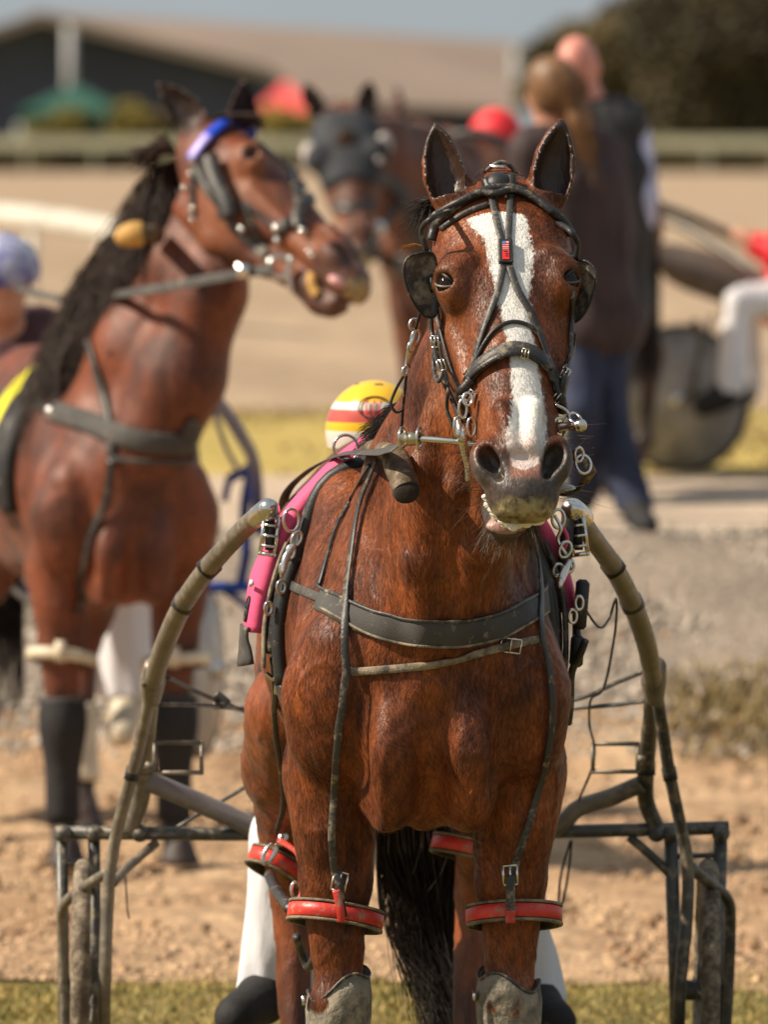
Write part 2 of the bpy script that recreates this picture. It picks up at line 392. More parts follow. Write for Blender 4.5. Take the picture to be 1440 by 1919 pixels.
def horse_field(fld, o, R, p, fine=True):
    hs_c = p.get('hs', 1.0)
    hp = lambda x, s, n: o+R@np.array([x, s, n])*hs_c
    E = lambda c, r, k=.02, cut=False, R=None: fld.ell(c, [q*hs_c for q in r], k, cut, R)
    CN = lambda a, b, ra, rb, k=.02: fld.cone(a, b, ra*hs_c, rb*hs_c, k)
    CH = lambda pts, k: fld.chain([(a, b*hs_c) for a, b in pts], k)
    def M_(fn):
        for sg in (-1, 1): fn(sg)
    # trunk
    fld.ell((0, .55, 1.10), (.255, .48, .33), .05); fld.ell((0, .98, 1.10), (.285, .60, .32), .08); fld.ell((0, 1.45, 1.19), (.25, .36, .26), .08)
    fld.ell((0, .17, 1.08), (.21, .20, .30), .06); fld.cone((0, .45, 1.36), (0, 1.5, 1.38), .07, .08, .10)
    def side(g):
        fld.ell((g*.145, 1.50, 1.00), (.125, .25, .30), .06); fld.ell((g*.12, 1.68, 1.12), (.11, .15, .22), .06)
        fld.cone((g*.12, .47, 1.36), (g*.178, .13, 1.04), .075, .086, .05)          # shoulder blade
        fld.cone((g*.170, .09, 1.12), (g*.175, .13, .94), .060, .080, .045)          # point of shoulder
        fld.cone((g*.178, .14, 1.00), (g*.168, .27, .86), .085, .092, .04)
        fld.ell((g*.074, .040, .93), (.064, .080, .115), .022)                      # breast muscles
        fld.ell((g*.078, .060, .835), (.056, .075, .070), .026); fld.ell((g*.045, .030, .99), (.035, .05, .09), .02)
        fld.cone((g*.178, .23, .86), (g*.164, .225, .66), .088, .066, .03)           # forearm
        fld.ell((g*.182, .19, .82), (.055, .06, .13), .04)
        fld.cone((g*.170, .225, .66), (g*.162, .225, .50), .066, .049, .02)
        fld.ell((g*.162, .215, .43), (.056, .056, .068), .02)
        fld.cone((g*.162, .225, .40), (g*.162, .235, .2), .04, .033, .015); fld.ell((g*.162, .24, .17), (.043, .048, .045), .015)
        fld.cone((g*.162, .24, .17), (g*.162, .17, .07), .037, .042, .01); fld.cone((g*.162, .165, .075), (g*.162, .15, .03), .047, .06, .01)
        h = g*p.get('hind', 1.0)
        fld.cone((h*.195, 1.33, .92), (h*.205, 1.47, .80), .105, .090, .05); fld.cone((h*.205, 1.47, .80), (h*.195, 1.70, .58), .085, .048, .03)
        fld.ell((h*.190, 1.72, .54), (.043, .065, .07), .02); fld.cone((h*.190, 1.71, .52), (h*.175, 1.66, .2), .043, .034, .015)
        fld.ell((h*.175, 1.66, .17), (.045, .05, .045), .015); fld.cone((h*.175, 1.66, .17), (h*.175, 1.58, .07), .038, .043, .01)
        fld.cone((h*.175, 1.575, .075), (h*.175, 1.56, .03), .047, .06, .01)
    M_(side)
    fld.cone((0, .03, 1.04), (0, .12, .82), .035, .05, .05)
    fld.cone((0, -.055, 1.0), (0, -.03, .80), .022, .03, .035, True)
    for g in (-1, 1): fld.cone((g*.135, -.02, 1.06), (g*.128, .045, .80), .016, .022, .04, True)
    # neck
    fld.chain(p['crest'], .05); fld.chain(p['mid'], .06); fld.chain(p['throat'], .05)
    for c in p.get('cords', []): fld.chain(c, .018)
    fld.op(lambda X, Y, Z: 0.002-Z+0*X+0*Y, (-1, -1, -1), (1, 3, .01), 0, True)
    # head
    def skull(X, Y, Z):
        X, Y, Z = (X-o[0])/hs_c, (Y-o[1])/hs_c, (Z-o[2])/hs_c
        x = X*R[0, 0]+Y*R[1, 0]+Z*R[2, 0]; s = X*R[0, 1]+Y*R[1, 1]+Z*R[2, 1]; n = X*R[0, 2]+Y*R[1, 2]+Z*R[2, 2]
        w = np.interp(s, _S, _W); nf = np.interp(s, _S, _NF); nb = np.interp(s, _S, _NB); nc = (nf+nb)/2; h = (nf-nb)/2
        v = (n-nc)/h; tp = np.interp(s, [0, .2, .34, .45, .56, .62], [.03, .05, .24, .30, .20, .05])
        we = w*(1-tp*np.clip(v, -1, 1.2)); e = 2.5
        r = (np.abs(x/we)**e+np.abs(v)**e)**(1/e)
        return hs_c*np.maximum((r-1)*np.minimum(w, h)*.9, np.maximum(s-.715, -.065-s))
    c8 = np.array([hp(x, s, n) for x in (-.15, .15) for s in (-.1, .76) for n in (-.25, .1)])
    fld.op(skull, c8.min(0), c8.max(0), .03)
    def hs(g):
        E(hp(g*.100, .225, .010), (.034, .055, .046), .03, R=R)                # eye socket bone
        CN(hp(g*.075, .19, .04), hp(g*.112, .215, .030), .018, .018, .02)       # brow
        CN(hp(g*.104, .30, -.035), hp(g*.078, .45, -.030), .014, .010, .025)    # facial crest
        E(hp(g*.070, .25, -.125), (.050, .150, .095), .03, R=R)                 # cheek
        CH([(hp(g*.062, .16, -.20), .04), (hp(g*.060, .30, -.205), .032), (hp(g*.040, .47, -.130), .028), (hp(g*.024, .60, -.100), .030)], .03)
        E(hp(g*.055, .610, .004), (.040, .052, .036), .018, R=R)                # nostril wing
        CN(hp(g*.030, .52, .040), hp(g*.018, .60, .036), .016, .014, .02)
        # ear
    M_(hs)
    jx = p.get('jaw', 0.0); op_ = p.get('open', 0.0)
    E(hp(0, .668, -.008), (.054, .050, .040), .025, R=R)                        # upper lip
    if op_:
        E(hp(jx*1.2, .675, -.080), (.062, .052, .020), .006, True, R=R)            # open mouth
    CH([(hp(jx*.3, .54, -.115), .036), (hp(jx, .635, -.108-op_), .036), (hp(jx, .675, -.096-op_), .034)], .02)
    E(hp(jx, .692, -.080-op_*.7), (.041, .020, .016), .012, R=R)                  # lower lip
    def hs2(g):
        Rn = R@np.array(Matrix.Rotation(g*.55, 3, 'Y'))@np.array(Matrix.Rotation(g*.25, 3, 'Z'))
        E(hp(g*.061, .622, .030), (.0175, .028, .034), .008, True, R=Rn)           # nostril
        E(hp(g*.050, .645, .026), (.010, .020, .03), .008, True, R=Rn)
        Re = R@np.array(Matrix.Rotation(g*.80, 3, 'Y'))@np.array(Matrix.Rotation(-g*.45, 3, 'Z'))
        E(hp(g*.1235, .234, .037), (.0255, .0165, .022), .005, True, R=Re)            # opening between the lids
        CN(hp(g*.094, .214, .052), hp(g*.122, .212, .034), .006, .006, .012); CN(hp(g*.122, .212, .034), hp(g*.136, .228, .008), .006, .005, .012)
        # ear: outer leaf minus the cup
        es = sorted(p['ears'], key=lambda e: float(((np.array(e[0], float)-o)@R)[0])); e_ = es[0 if g < 0 else 1]
        tip = np.array(e_[0], float); base = hp(g*.086, .038, -.026); fd = np.array(e_[1], float)
        t = tip-base; Ln = np.linalg.norm(t); t /= Ln; v = fd-t*(fd@t); v /= np.linalg.norm(v); u = np.cross(t, v); wd = p.get('earw', .040)
        tt = np.array([-.1, 0, .15, .35, .6, .8, .93, 1.0])*Ln; ww = np.array([.6, .68, .88, 1.0, .86, .56, .24, .03])*wd
        def leaf(inner):
            def fn(X, Y, Z):
                X, Y, Z = X-base[0], Y-base[1], Z-base[2]
                a = X*u[0]+Y*u[1]+Z*u[2]; b = X*t[0]+Y*t[1]+Z*t[2]; c = X*v[0]+Y*v[1]+Z*v[2]
                w = np.interp(b, tt, ww); dp = w*.85
                if inner: w = w-.0075; dp = dp-.004; c = c-.016; w = np.maximum(w, .001); dp = np.maximum(dp, .001)
                a = a-.15*g*0
                d = (np.sqrt((a/w)**2+(c/dp)**2)-1)*np.minimum(w, dp)
                return np.maximum(d, np.maximum(b-Ln, (.03 if inner else -.02)-b))
            return fn
        lo = np.minimum(tip, base)-.06; hi = np.maximum(tip, base)+.06
        g2 = Field.__new__(Field); sl = fld.sub(lo, hi); X, Y, Z = np.meshgrid(*[a[q] for a, q in zip(fld.ax, sl)], indexing='ij', sparse=True)
        d = np.maximum(leaf(False)(X, Y, Z), -leaf(True)(X, Y, Z)); fld.f[sl] = smin(fld.f[sl], d.astype(np.float32), .012)
        p.setdefault('earf', {})[g] = (base, t, v, u, Ln)
    M_(hs2)

def paint_horse(ob, V, o, R, p, blaze=None, socks=.45, boots=None):
    L_ = (V-o)@R/p.get('hs', 1.0); x, s, n = L_[:, 0], L_[:, 1], L_[:, 2]
    inhead = (s > -.08) & (s < .80) & (np.abs(x) < .2) & (n > -.30) & (n < .13)
    white = np.full(len(V), -.05)
    if blaze is not None:
        b = np.array(blaze); cx = np.interp(s, b[:, 0], b[:, 1]); hw = np.interp(s, b[:, 0], b[:, 2])
        white = np.where(inhead & (n > -.05), hw-np.abs(x-cx), -.05)
    set_attr(ob, 'white', white)
    dark = sstep(V[:, 2], .62, .30)*(V[:, 2] < .7)*p.get('legdark', .9)
    ear = np.zeros(len(V))
    for g, (base, t, v, u, Ln) in p['earf'].items():
        q = V-base; b_ = q@t; c_ = q@v; a_ = q@u; near = (b_ > .012) & (b_ < Ln+.01) & (np.abs(a_) < .055) & (np.abs(c_) < .055)
        w_ = np.interp(b_/Ln, [0, .15, .35, .6, .8, .93, 1], [.68, .86, 1, .92, .66, .3, .05])*p.get('earw', .04)
        inside = np.sqrt((a_/np.maximum(w_-.004, .003))**2+((c_-.012)/np.maximum(w_*.85, .003))**2) < 1.0
        ear = np.maximum(ear, near*sstep(b_, .004, .040)*np.where(inside & (c_ > -.028), .97, .0)); ear = np.maximum(ear, near*np.maximum(sstep(b_, Ln*.72, Ln)*.8, .001))
    eye = np.zeros(len(V)); hole = np.zeros(len(V)); rim = np.zeros(len(V))
    for g in (-1, 1):
        d = np.sqrt((x-g*.122)**2+(s-.232)**2*1.4+(n-.030)**2); eye = np.maximum(eye, sstep(d, .036, .020)*.9)
        dn = np.sqrt(((x-g*.060)/.026)**2+((s-.625)/.036)**2+((n-.0)/.05)**2); hole = np.maximum(hole, sstep(dn, 1.2, .6)*.85)
    dark = np.maximum.reduce([dark, ear, eye*inhead, hole*inhead*p.get('holedark', 1)])
    dark = np.maximum(dark, (ear > 0)*p.get('earback', 0)); set_attr(ob, 'dark', dark)
    mz = sstep(s+.25*np.maximum(0, -n-.01), .565, .64)*inhead
    mid = 1-.9*sstep(-np.abs(x-.005), -.034, -.014)*sstep(-s, -.672, -.655)
    set_attr(ob, 'grey', mz*mid*p.get('muz', .92)*(n < .06))
    pk = sstep(-np.abs(x-.004), -.036, -.016)*sstep(s, .56, .60)*sstep(-s, -.675, -.655)*(n > -.02)*inhead*.38
    mouth = inhead*(s > .60)*(n < -.052)*(n > -.105)*p.get('open', 0)*30*(n > -.088)
    set_attr(ob, 'pink', np.clip(pk*(blaze is not None)+mouth, 0, 1))
    yl = inhead*sstep(s, .692, .712)*(n < .02)*(n > -.05)*.7
    set_attr(ob, 'yellow', yl)
    tn = inhead*(sstep(s, .40, .52)*sstep(-s, -.60, -.55)*sstep(np.abs(x), .035, .065)*.30+sstep(np.abs(x), .06, .11)*sstep(-np.abs(s-.30), -.16, -.02)*.28)
    set_attr(ob, 'tan', tn)

BL = [(-.05, 0, -.05), (.078, -.012, -.03), (.092, -.012, .052), (.115, -.008, .054), (.15, .004, .043), (.20, .008, .043), (.24, .006, .036), (.30, .007, .029), (.36, .012, .026), (.42, .018, .026), (.50, .020, .030), (.56, .014, .035), (.60, .008, .036), (.640, .004, .024), (.665, 0, -.03), (.8, 0, -.05)]
def make_eyes(hr, o, R, parent, rad=.021):
    for g in (-1, 1):
        c = o+R@np.array([g*.108, .232, .012])
        e = Bag().add(*ball_geo(c, rad, 20, 12)).out('eye', m_eye, parent)

# ---- front horse
front = thing('horse', 'bay horse with a white blaze standing face on in the foreground', 'horse', (.0875, 0, 0))
front.rotation_euler = (0, 0, math.radians(3))
W2L = (Matrix.Translation((.0875, 0, 0)) @ Matrix.Rotation(math.radians(3), 4, 'Z')).inverted()
L2W = W2L.inverted()
def loc(v): return np.array(W2L @ Vector(v))
o_h = loc(P(936, 348, -.10)); a_w = Vector((.058, -.56, -.815)); n_w = Vector((.03, -.82, .56))
Rw = W2L.to_3x3(); oF, RF = head_frame(o_h, Rw@a_w, Rw@n_w)
pF = dict(
 crest=[((.135, .02, 1.90), .055), ((.115, .13, 1.76), .055), ((.07, .30, 1.58), .060), ((.02, .48, 1.39), .06), ((0, .62, 1.37), .06)],
 mid=[((.130, .00, 1.80), .088), ((.105, .08, 1.62), .120), ((.05, .18, 1.42), .155), ((.01, .26, 1.22), .19)],
 throat=[((.125, -.09, 1.74), .060), ((.105, -.05, 1.56), .095), ((.05, .01, 1.38), .115), ((.01, .06, 1.20), .12)],
 cords=[[((.02, -.07, 1.62), .022), ((-.015, -.08, 1.45), .034), ((-.02, -.065, 1.28), .036), ((-.015, -.04, 1.12), .02)],
        [((.13, -.15, 1.60), .022), ((.11, -.125, 1.45), .034), ((.08, -.085, 1.30), .036), ((.04, -.04, 1.12), .02)],
        [((.07, -.12, 1.55), .014), ((.045, -.105, 1.42), .020), ((.02, -.07, 1.25), .018), ((0, -.03, 1.10), .012)]],
 ears=[(loc(P(815, 226, -.06)), Rw@Vector((-.15, -.95, .15))), (loc(P(1054, 221, -.06)), Rw@Vector((.2, -.95, .15)))],
 jaw=-.028, open=.018, earw=.043, legdark=.35)
import time as _t; _t0 = _t.time()
fx = graded([(-.37, .0055), (-.06, .0042), (.30, .0055), (.37, .005)])
fy = graded([(-.66, .0045), (-.1, .0055), (.30, .009), (.6, .018), (2.0, .01)])
fz = graded([(-.01, .012), (.38, .0065), (1.25, .0042), (2.16, .005)])
F_ = Field(fx, fy, fz); horse_field(F_, oF, RF, pF)
Vh, Fh = F_.mesh(2); del F_
def muscle(V, F, o, R):
    N_ = vnormals(V, F); L_ = (V-o)@R; w = np.ones(len(V)); hd_ = (L_[:, 1] > -.02) & (np.abs(L_[:, 0]) < .2) & (L_[:, 2] > -.27)
    w[hd_] = .18; low = sstep(V[:, 2], .9, .7)
    d = .0050*vnoise(V, (9, 9, 4.5), 3)+.0028*vnoise(V, (24, 24, 9), 9)
    r_ = np.abs(vnoise(V, (7, 7, 5), 21)); d += .0022*np.clip(1-r_/.05, 0, 1)*(V[:, 2] < 1.3)     # veins
    d += low*.0045*vnoise(V, (26, 26, 3), 5)
    return V+N_*(d*w)[:, None]
Vh = muscle(Vh, Fh, oF, RF)
VhW = Vh@np.array(L2W.to_3x3()).T+np.array(L2W.translation)
hide = mesh_obj('hide', VhW, Fh, M_coat, front); paint_horse(hide, Vh, oF, RF, pF, BL)
print('front horse', len(Vh), round(_t.time()-_t0, 1), 's')
hw = lambda x, s, n: np.array(L2W@Vector(oF+RF@np.array([x, s, n])))
# coat hair: short flat tapering strands over everything that faces the lens
def coat_hair(V, F, l2w, o, R, hide, n, parent):
    N_ = vnormals(V, F); L_ = (V-o)@R; R3 = np.array(l2w.to_3x3()); NW = N_@R3.T; VW = V@R3.T+np.array(l2w.translation)
    at = {}
    for k in ('white', 'dark', 'grey', 'pink', 'yellow', 'tan'):
        z = np.zeros(len(V), np.float32); hide.data.attributes[k].data.foreach_get('value', z); at[k] = z
    head = (L_[:, 1] > -.05) & (np.abs(L_[:, 0]) < .17) & (L_[:, 2] > -.24) & (L_[:, 2] < .12)
    ok = (NW[:, 1] < .25) & (V[:, 2] > .36) & (V[:, 1] < 1.0) & (at['dark'] < .85) & (at['grey'] < .35) & (at['pink'] < .5)
    a = V[F[:, 1]]-V[F[:, 0]]; b = V[F[:, 3]]-V[F[:, 0]]; ar = np.linalg.norm(np.cross(a, b), axis=1); okf = ok[F].all(1); ar = ar*okf*np.where(head[F[:, 0]], 1.6, 1)
    fi = RNG.choice(len(F), n, p=ar/ar.sum()); u, v = RNG.random(n), RNG.random(n); q = F[fi]
    bl = np.stack([(1-u)*(1-v), u*(1-v), u*v, (1-u)*v], 1)
    P_ = (VW[q]*bl[:, :, None]).sum(1); Nn = (NW[q]*bl[:, :, None]).sum(1); Nn /= np.linalg.norm(Nn, axis=1)[:, None]
    hdm = head[q[:, 0]]; down = np.tile([0., -.05, -1.], (n, 1)); fd = (R3@R[:, 1]); down[hdm] = fd
    sw = np.array([mnoise.noise_vector(w) for w in (P_*np.array((7., 7., 5.))).tolist()]); down = down+sw*np.where(hdm, .35, 1.0)[:, None]+RNG.normal(size=(n, 3))*.16
    t = down-Nn*(down*Nn).sum(1)[:, None]; t /= np.linalg.norm(t, axis=1)[:, None]+1e-9
    ln = np.where(hdm, .0075, .0135)*RNG.uniform(.5, 1.25, n); lift = RNG.uniform(.04, .20, n); s_ = np.cross(t, Nn); wd = .00048*RNG.uniform(.7, 1.3, n)
    tip = P_+t*ln[:, None]+Nn*(ln*lift)[:, None]; P0 = P_+Nn*.0002
    V3 = np.stack([P0-s_*wd[:, None], P0+s_*wd[:, None], tip], 1).reshape(-1, 3)
    f3 = np.arange(3*n).reshape(-1, 3)
    oo = mesh_obj('coat_hair', V3, f3, M_tips, parent); oo['kind'] = 'stuff'
    for k in at: 
        z = (at[k][q]*bl).sum(1); z = z+(RNG.normal(size=n)*.0025 if k == 'white' else 0); set_attr(oo, k, np.repeat(z, 3))
    set_attr(oo, 'tone', np.repeat(RNG.uniform(.62, 1.40, n), 3))
    nn3 = np.repeat(Nn, 3, 0)+RNG.normal(size=(3*n, 3))*.0+np.repeat(s_*RNG.normal(size=(n, 1))*.28, 3, 0); nn3 /= np.linalg.norm(nn3, axis=1)[:, None]
    oo.data.normals_split_custom_set_from_vertices(nn3.tolist())
coat_hair(Vh, Fh, L2W, oF, RF, hide, 300000, front)
def lids(hwf, parent, R_=.0240, c=(.1095, .233, .0215)):
    for g in (-1, 1):
        cc = np.array(hwf(g*c[0], c[1], c[2])); w = np.array(hwf(g*(c[0]+.72), c[1], c[2]+.70))-cc; w /= np.linalg.norm(w); v = np.array(hwf(g*c[0], c[1]+1, c[2]))-cc; v -= w*(v@w); v /= np.linalg.norm(v); u = np.cross(v, w)
        if u@(np.array(hwf(g*(c[0]+1), c[1], c[2]))-cc) < 0: u = -u        # u points outwards
        for nm, m, k, r in (('upper_eyelid', M_lid, -1, .0036), ('lower_eyelid', M_lid2, 1, .0022)):
            pts = []
            for t in np.linspace(-1, 1, 11):
                a_ = t*.0215; b_ = (.0125 if k > 0 else -.0155)*(1-t*t)**.8-t*.0115; d = math.sqrt(max(1e-6, R_**2-a_*a_-b_*b_)); pts.append(cc+u*a_+v*b_+w*(d+.0005))
            tube(nm, pts, [.0015]+[r]*9+[.0015], m, parent, 8, 3)
lids(hw, front)
for g in (-1, 1):
    Bag().add(*ball_geo(hw(g*.1095, .233, .0215), .0232, 24, 14)).out('eye', m_eye, front)
BVH = BVHTree.FromPolygons([tuple(v) for v in VhW], [tuple(f) for f in Fh.tolist()])
CAMP = Vector((0, -D0, H))
def hit(px, row, y0=0.0, ymax=None):
    d = (P(px, row, 0)-CAMP).normalized(); r = BVH.ray_cast(CAMP, d)
    if r[0] is None or (ymax is not None and r[0].y > ymax):
        r = BVH.find_nearest(P(px, row, y0))
    return r[0], r[1]
def drape(pts, w, off=.003, n=8, y0=0.0, thick=.0035, ymax=None):
    q = catmull(pts, n); c = []; nn = []
    for px, row in q:
        a, b = hit(px, row, y0, ymax); c.append(np.array(a+b*off)); nn.append(np.array(b))
    c = np.array(c); nn = np.array(nn)
    for _ in range(3):
        c[1:-1] = .5*c[1:-1]+.25*(c[:-2]+c[2:]); nn[1:-1] = .5*nn[1:-1]+.25*(nn[:-2]+nn[2:])
    return ribbon_geo(c, nn, w, thick)
# ------------------------------------------------------------------ the ground, in strips going away from the lens
def gz(y):
    d = y+D0
    return float(np.interp(d, [0, 31.6, 32.6, 33.8, 34.8, 54, 250, 1200, 6000], [0, 0, .26, .57, .645, .645, 1.72, 1.95, 1.95]))
def sand_mat(name, c1, c2, bump, bscale, vs, stones=0):
    m = bpy.data.materials.new(name); m.use_nodes = True; N, L = nodes_of(m); b = N['Principled BSDF']; b.inputs['Roughness'].default_value = .95; b.inputs['Specular IOR Level'].default_value = .2
    tc = N.new('ShaderNodeTexCoord'); mp = N.new('ShaderNodeMapping'); mp.inputs['Scale'].default_value = (1, .3, 1); L.new(tc.outputs['Object'], mp.inputs[0])
    a = N.new('ShaderNodeTexNoise'); a.inputs['Scale'].default_value = vs; a.inputs['Detail'].default_value = 8; a.inputs['Roughness'].default_value = .65; L.new(mp.outputs[0], a.inputs[0])
    f = N.new('ShaderNodeTexNoise'); f.inputs['Scale'].default_value = bscale; f.inputs['Detail'].default_value = 8; L.new(tc.outputs['Object'], f.inputs[0])
    r = N.new('ShaderNodeMapRange'); r.inputs[1].default_value = .36; r.inputs[2].default_value = .64; L.new(a.outputs[0], r.inputs[0])
    x = N.new('ShaderNodeMix'); x.data_type = 'RGBA'; x.inputs[6].default_value = (*c1, 1); x.inputs[7].default_value = (*c2, 1); L.new(r.outputs[0], x.inputs[0])
    g = N.new('ShaderNodeMapRange'); g.inputs[1].default_value = .3; g.inputs[2].default_value = .7; g.inputs[3].default_value = .7; g.inputs[4].default_value = 1.25; L.new(f.outputs[0], g.inputs[0])
    v = N.new('ShaderNodeVectorMath'); v.operation = 'SCALE'; L.new(x.outputs[2], v.inputs[0]); L.new(g.outputs[0], v.inputs[3]); L.new(v.outputs[0], b.inputs['Base Color'])
    bp = N.new('ShaderNodeBump'); bp.inputs['Distance'].default_value = bump; L.new(f.outputs[0], bp.inputs['Height']); L.new(bp.outputs[0], b.inputs['Normal'])
    return m
def border(y, x, amp): return y+amp*(mnoise.noise(Vector((x*.9, y*3.1, 0)))+.5*mnoise.noise(Vector((x*3.3, y, 5))))
def strip(name, y0, y1, w, nx, ny, m, rough=0.0, amp0=0, amp1=0, z_off=0):
    V = []; F = []; xs = np.linspace(-w, w, nx)
    for j in range(ny):
        t = j/(ny-1)
        for x in xs:
            y = border(y0, x, amp0)*(1-t)+border(y1, x, amp1)*t
            e = min(1, 6*min(t, 1-t)); z = gz(y)
            if rough: z += e*rough*(mnoise.fractal(Vector((x*1.6, y*1.1, 3)), .8, 2.1, 5)+.55*abs(mnoise.noise(Vector((x*5, y*4, 9)))))
            V.append((x, y, z+z_off))
    for j in range(ny-1):
        for i in range(nx-1): a = j*nx+i; F.append((a, a+1, a+nx+1, a+nx))
    o = mesh_obj(name, V, F, m); o['kind'] = 'structure'; return o
M_sand = sand_mat('loose_sand', (.50, .34, .205), (.30, .18, .10), .05, 9, 1.6)
M_sand2 = sand_mat('track_sand', (.42, .31, .21), (.32, .23, .15), .02, 5, .5)
M_soil = sand_mat('grassy_soil', (.22, .16, .055), (.13, .11, .035), .02, 20, 3)
M_gravel = sand_mat('grey_gravel', (.34, .275, .215), (.19, .155, .125), .03, 30, 1.2)
M_road = sand_mat('pale_gravel', (.56, .44, .33), (.42, .33, .25), .02, 20, .8)
M_verge = sand_mat('dry_verge', (.48, .35, .11), (.36, .28, .08), .03, 6, .4)
M_far = sand_mat('far_grass', (.26, .24, .10), (.17, .17, .06), .05, .5, .03)
strip('subsoil', -40, 36, 40, 30, 300, M_sand, 0, 0, 0, -.03)
strip('grass_ground', -40, 5.6, 30, 60, 60, M_soil, 0, 0, .4)
strip('sand', 5.6, 14.3, 30, 420, 150, M_sand, .045, .4, .25)
strip('gravel_bank', 14.3, 17.4, 30, 420, 70, M_gravel, .07, .25, .3)
strip('gravel_road', 17.4, 24.2, 40, 160, 30, M_road, .012, .3, .3)
strip('grass_verge', 24.2, 35.5, 60, 100, 20, M_verge, .03, .3, .4)
strip('sand_track', 35.5, 232, 120, 60, 60, M_sand2, 0, .4, 1)
strip('far_ground', 232, 5800, 2500, 40, 60, M_far, 0, 1, 0)

M_gr = mat('dry_grass', (.42, .29, .08), .7, var=.3, vscale=8, col2=(.20, .19, .045))
M_gr2 = mat('straw', (.36, .26, .10), .7, var=.3, vscale=14, col2=(.20, .15, .06))
def blades(name, n, xr, yr, hh, m, dens=None, w=.0035):
    V = np.zeros((n, 4, 3)); F = []
    x = RNG.uniform(*xr, n); y = RNG.uniform(*yr, n)
    if dens is not None:
        k = np.array([dens(a, b) > RNG.random() for a, b in zip(x, y)]); x = x[k]; y = y[k]; n = len(x)
    h = hh*RNG.uniform(.4, 1.2, n); a = RNG.uniform(0, 6.28, n); l = RNG.uniform(.1, .9, n)*h
    z = np.interp(y+D0, [0, 31.6, 32.6, 33.8, 34.8, 54, 250], [0, 0, .26, .57, .645, .645, 1.72])-.004
    ca, sa = np.cos(a), np.sin(a); ww = w*RNG.uniform(.6, 1.4, n)
    b = np.stack([x, y, z], 1); side = np.stack([ca*ww, sa*ww, 0*x], 1); ln = np.stack([-sa*l, ca*l, h], 1)
    V = np.stack([b-side, b+side, b+ln*.55+side*.7+[0, 0, .0], b+ln*.55-side*.7, b+ln], 1).reshape(-1, 3)
    i = np.arange(n)*5; F = np.concatenate([np.stack([i, i+1, i+2], 1), np.stack([i, i+2, i+3], 1), np.stack([i+3, i+2, i+4], 1)])
    o = mesh_obj(name, V, F, m, smooth=False); return o
cl = lambda x, y: .5+1.6*mnoise.noise(Vector((x*1.1, y*.9, 4)))
g = blades('near_grass', 60000, (-1.5, 1.8), (3.4, 6.1), .020, M_gr, lambda x, y: cl(x*2, y)*min(1, (6.1-y)/.5)); tag(g, 'short yellow green turf along the bottom edge', 'grass', kind='stuff')
g = blades('dry_tuft', 9000, (.95, 2.6), (13.6, 14.9), .06, M_gr2, lambda x, y: (cl(x, y)+.1)*max(0, 1-abs(y-14.2)/.6), w=.008); tag(g, 'dry straw tufts at the foot of the gravel bank', 'dry grass', kind='stuff')
g = blades('verge_grass', 16000, (-4, 4), (24.0, 35.5), .035, M_gr2, lambda x, y: cl(x*.6, y*.5), w=.012); tag(g, 'yellow dry grass verge beyond the pale gravel road', 'grass', kind='stuff')
# clods and stones
V, F = [], []; bag = Bag()
for i in range(1500):
    on = i < 800; x = random.uniform(-1.9, 2.2); y = random.uniform(6, 14) if on else random.uniform(14.4, 17.3)
    r = random.uniform(.008, .03)*(1 if on else .7); q = ball_geo((x, y, gz(y)+r*.3), (r, r*random.uniform(.6, 1.2), r*.6), 6, 4); 
    bag.add([tuple(Vector(v)+Vector((random.uniform(-.2, .2)*r,)*3)) for v in q[0]], q[1])
o = bag.out('clod', M_sand); tag(o, 'loose clods of sand scattered over the churned ground', 'clods', kind='stuff')

def pebbles(name, n, xr, yr, rr, m, lab):
    x = RNG.uniform(*xr, n); y = RNG.uniform(*yr, n); r = RNG.uniform(*rr, n); z = np.interp(y+D0, [0, 31.6, 32.6, 33.8, 34.8, 54, 250], [0, 0, .26, .57, .645, .645, 1.72])
    b = np.array([(1, 0, 0), (0, 1, 0), (-1, 0, 0), (0, -1, 0), (.2, .1, .8)]); V = np.stack([x, y, z+.004], 1)[:, None]+b[None]*r[:, None, None]*RNG.uniform(.6, 1.3, (n, 5, 1))
    f = np.array([(0, 1, 4), (1, 2, 4), (2, 3, 4), (3, 0, 4)]); F = (f[None]+np.arange(n)[:, None, None]*5).reshape(-1, 3)
    o = mesh_obj(name, V.reshape(-1, 3), F, m, smooth=False); tag(o, lab, 'stones', kind='stuff')
pebbles('bank_stone', 16000, (-2.6, 2.6), (13.8, 18.0), (.008, .030), mat('grey_stone', (.36, .30, .24), .9, var=.45, vscale=11), 'grey stones covering the gravel bank')
pebbles('sand_grit', 16000, (-2.2, 2.2), (5.7, 14.2), (.004, .018), mat('sandy_grit', (.44, .29, .17), .9, var=.5, vscale=15), 'small sandy grit on the churned ground')
# ------------------------------------------------------------------ far buildings
def prism(name, quad, depthvec, m, parent=None):
    q = [Vector(v) for v in quad]; d = Vector(depthvec); n = len(q)
    V = [tuple(v) for v in q]+[tuple(v+d) for v in q]
    F = [tuple(range(n)), tuple(range(2*n-1, n-1, -1))]+[(i, i+n, (i+1) % n+n, (i+1) % n) for i in range(n)]
    return mesh_obj(name, V, F, m, parent, smooth=False)
M_shedwall = mat('navy_cladding', (.055, .058, .10), .6, var=.2, vscale=.3)
M_roof = mat('weathered_roof', (.235, .175, .135), .7, var=.1, vscale=.15)
M_wallp = mat('pale_brown_wall', (.25, .185, .15), .8, var=.1, vscale=.1)
def W(px, row, d): return P(px, row, d-D0)
sh = thing('shed', 'large dark navy gabled shed with a brown roof at the far left', 'shed', W(75, 262, 330))
prism('gable_wall', [W(-260, 262, 330), W(500, 262, 330), W(500, 150, 330), W(75, 46, 330), W(-260, 150, 330)], (0, 60, 0), M_shedwall, sh)
a, b, c = W(75, 40, 328), W(508, 146, 328), W(-268, 152, 328); up = Vector((0, 0, .35))
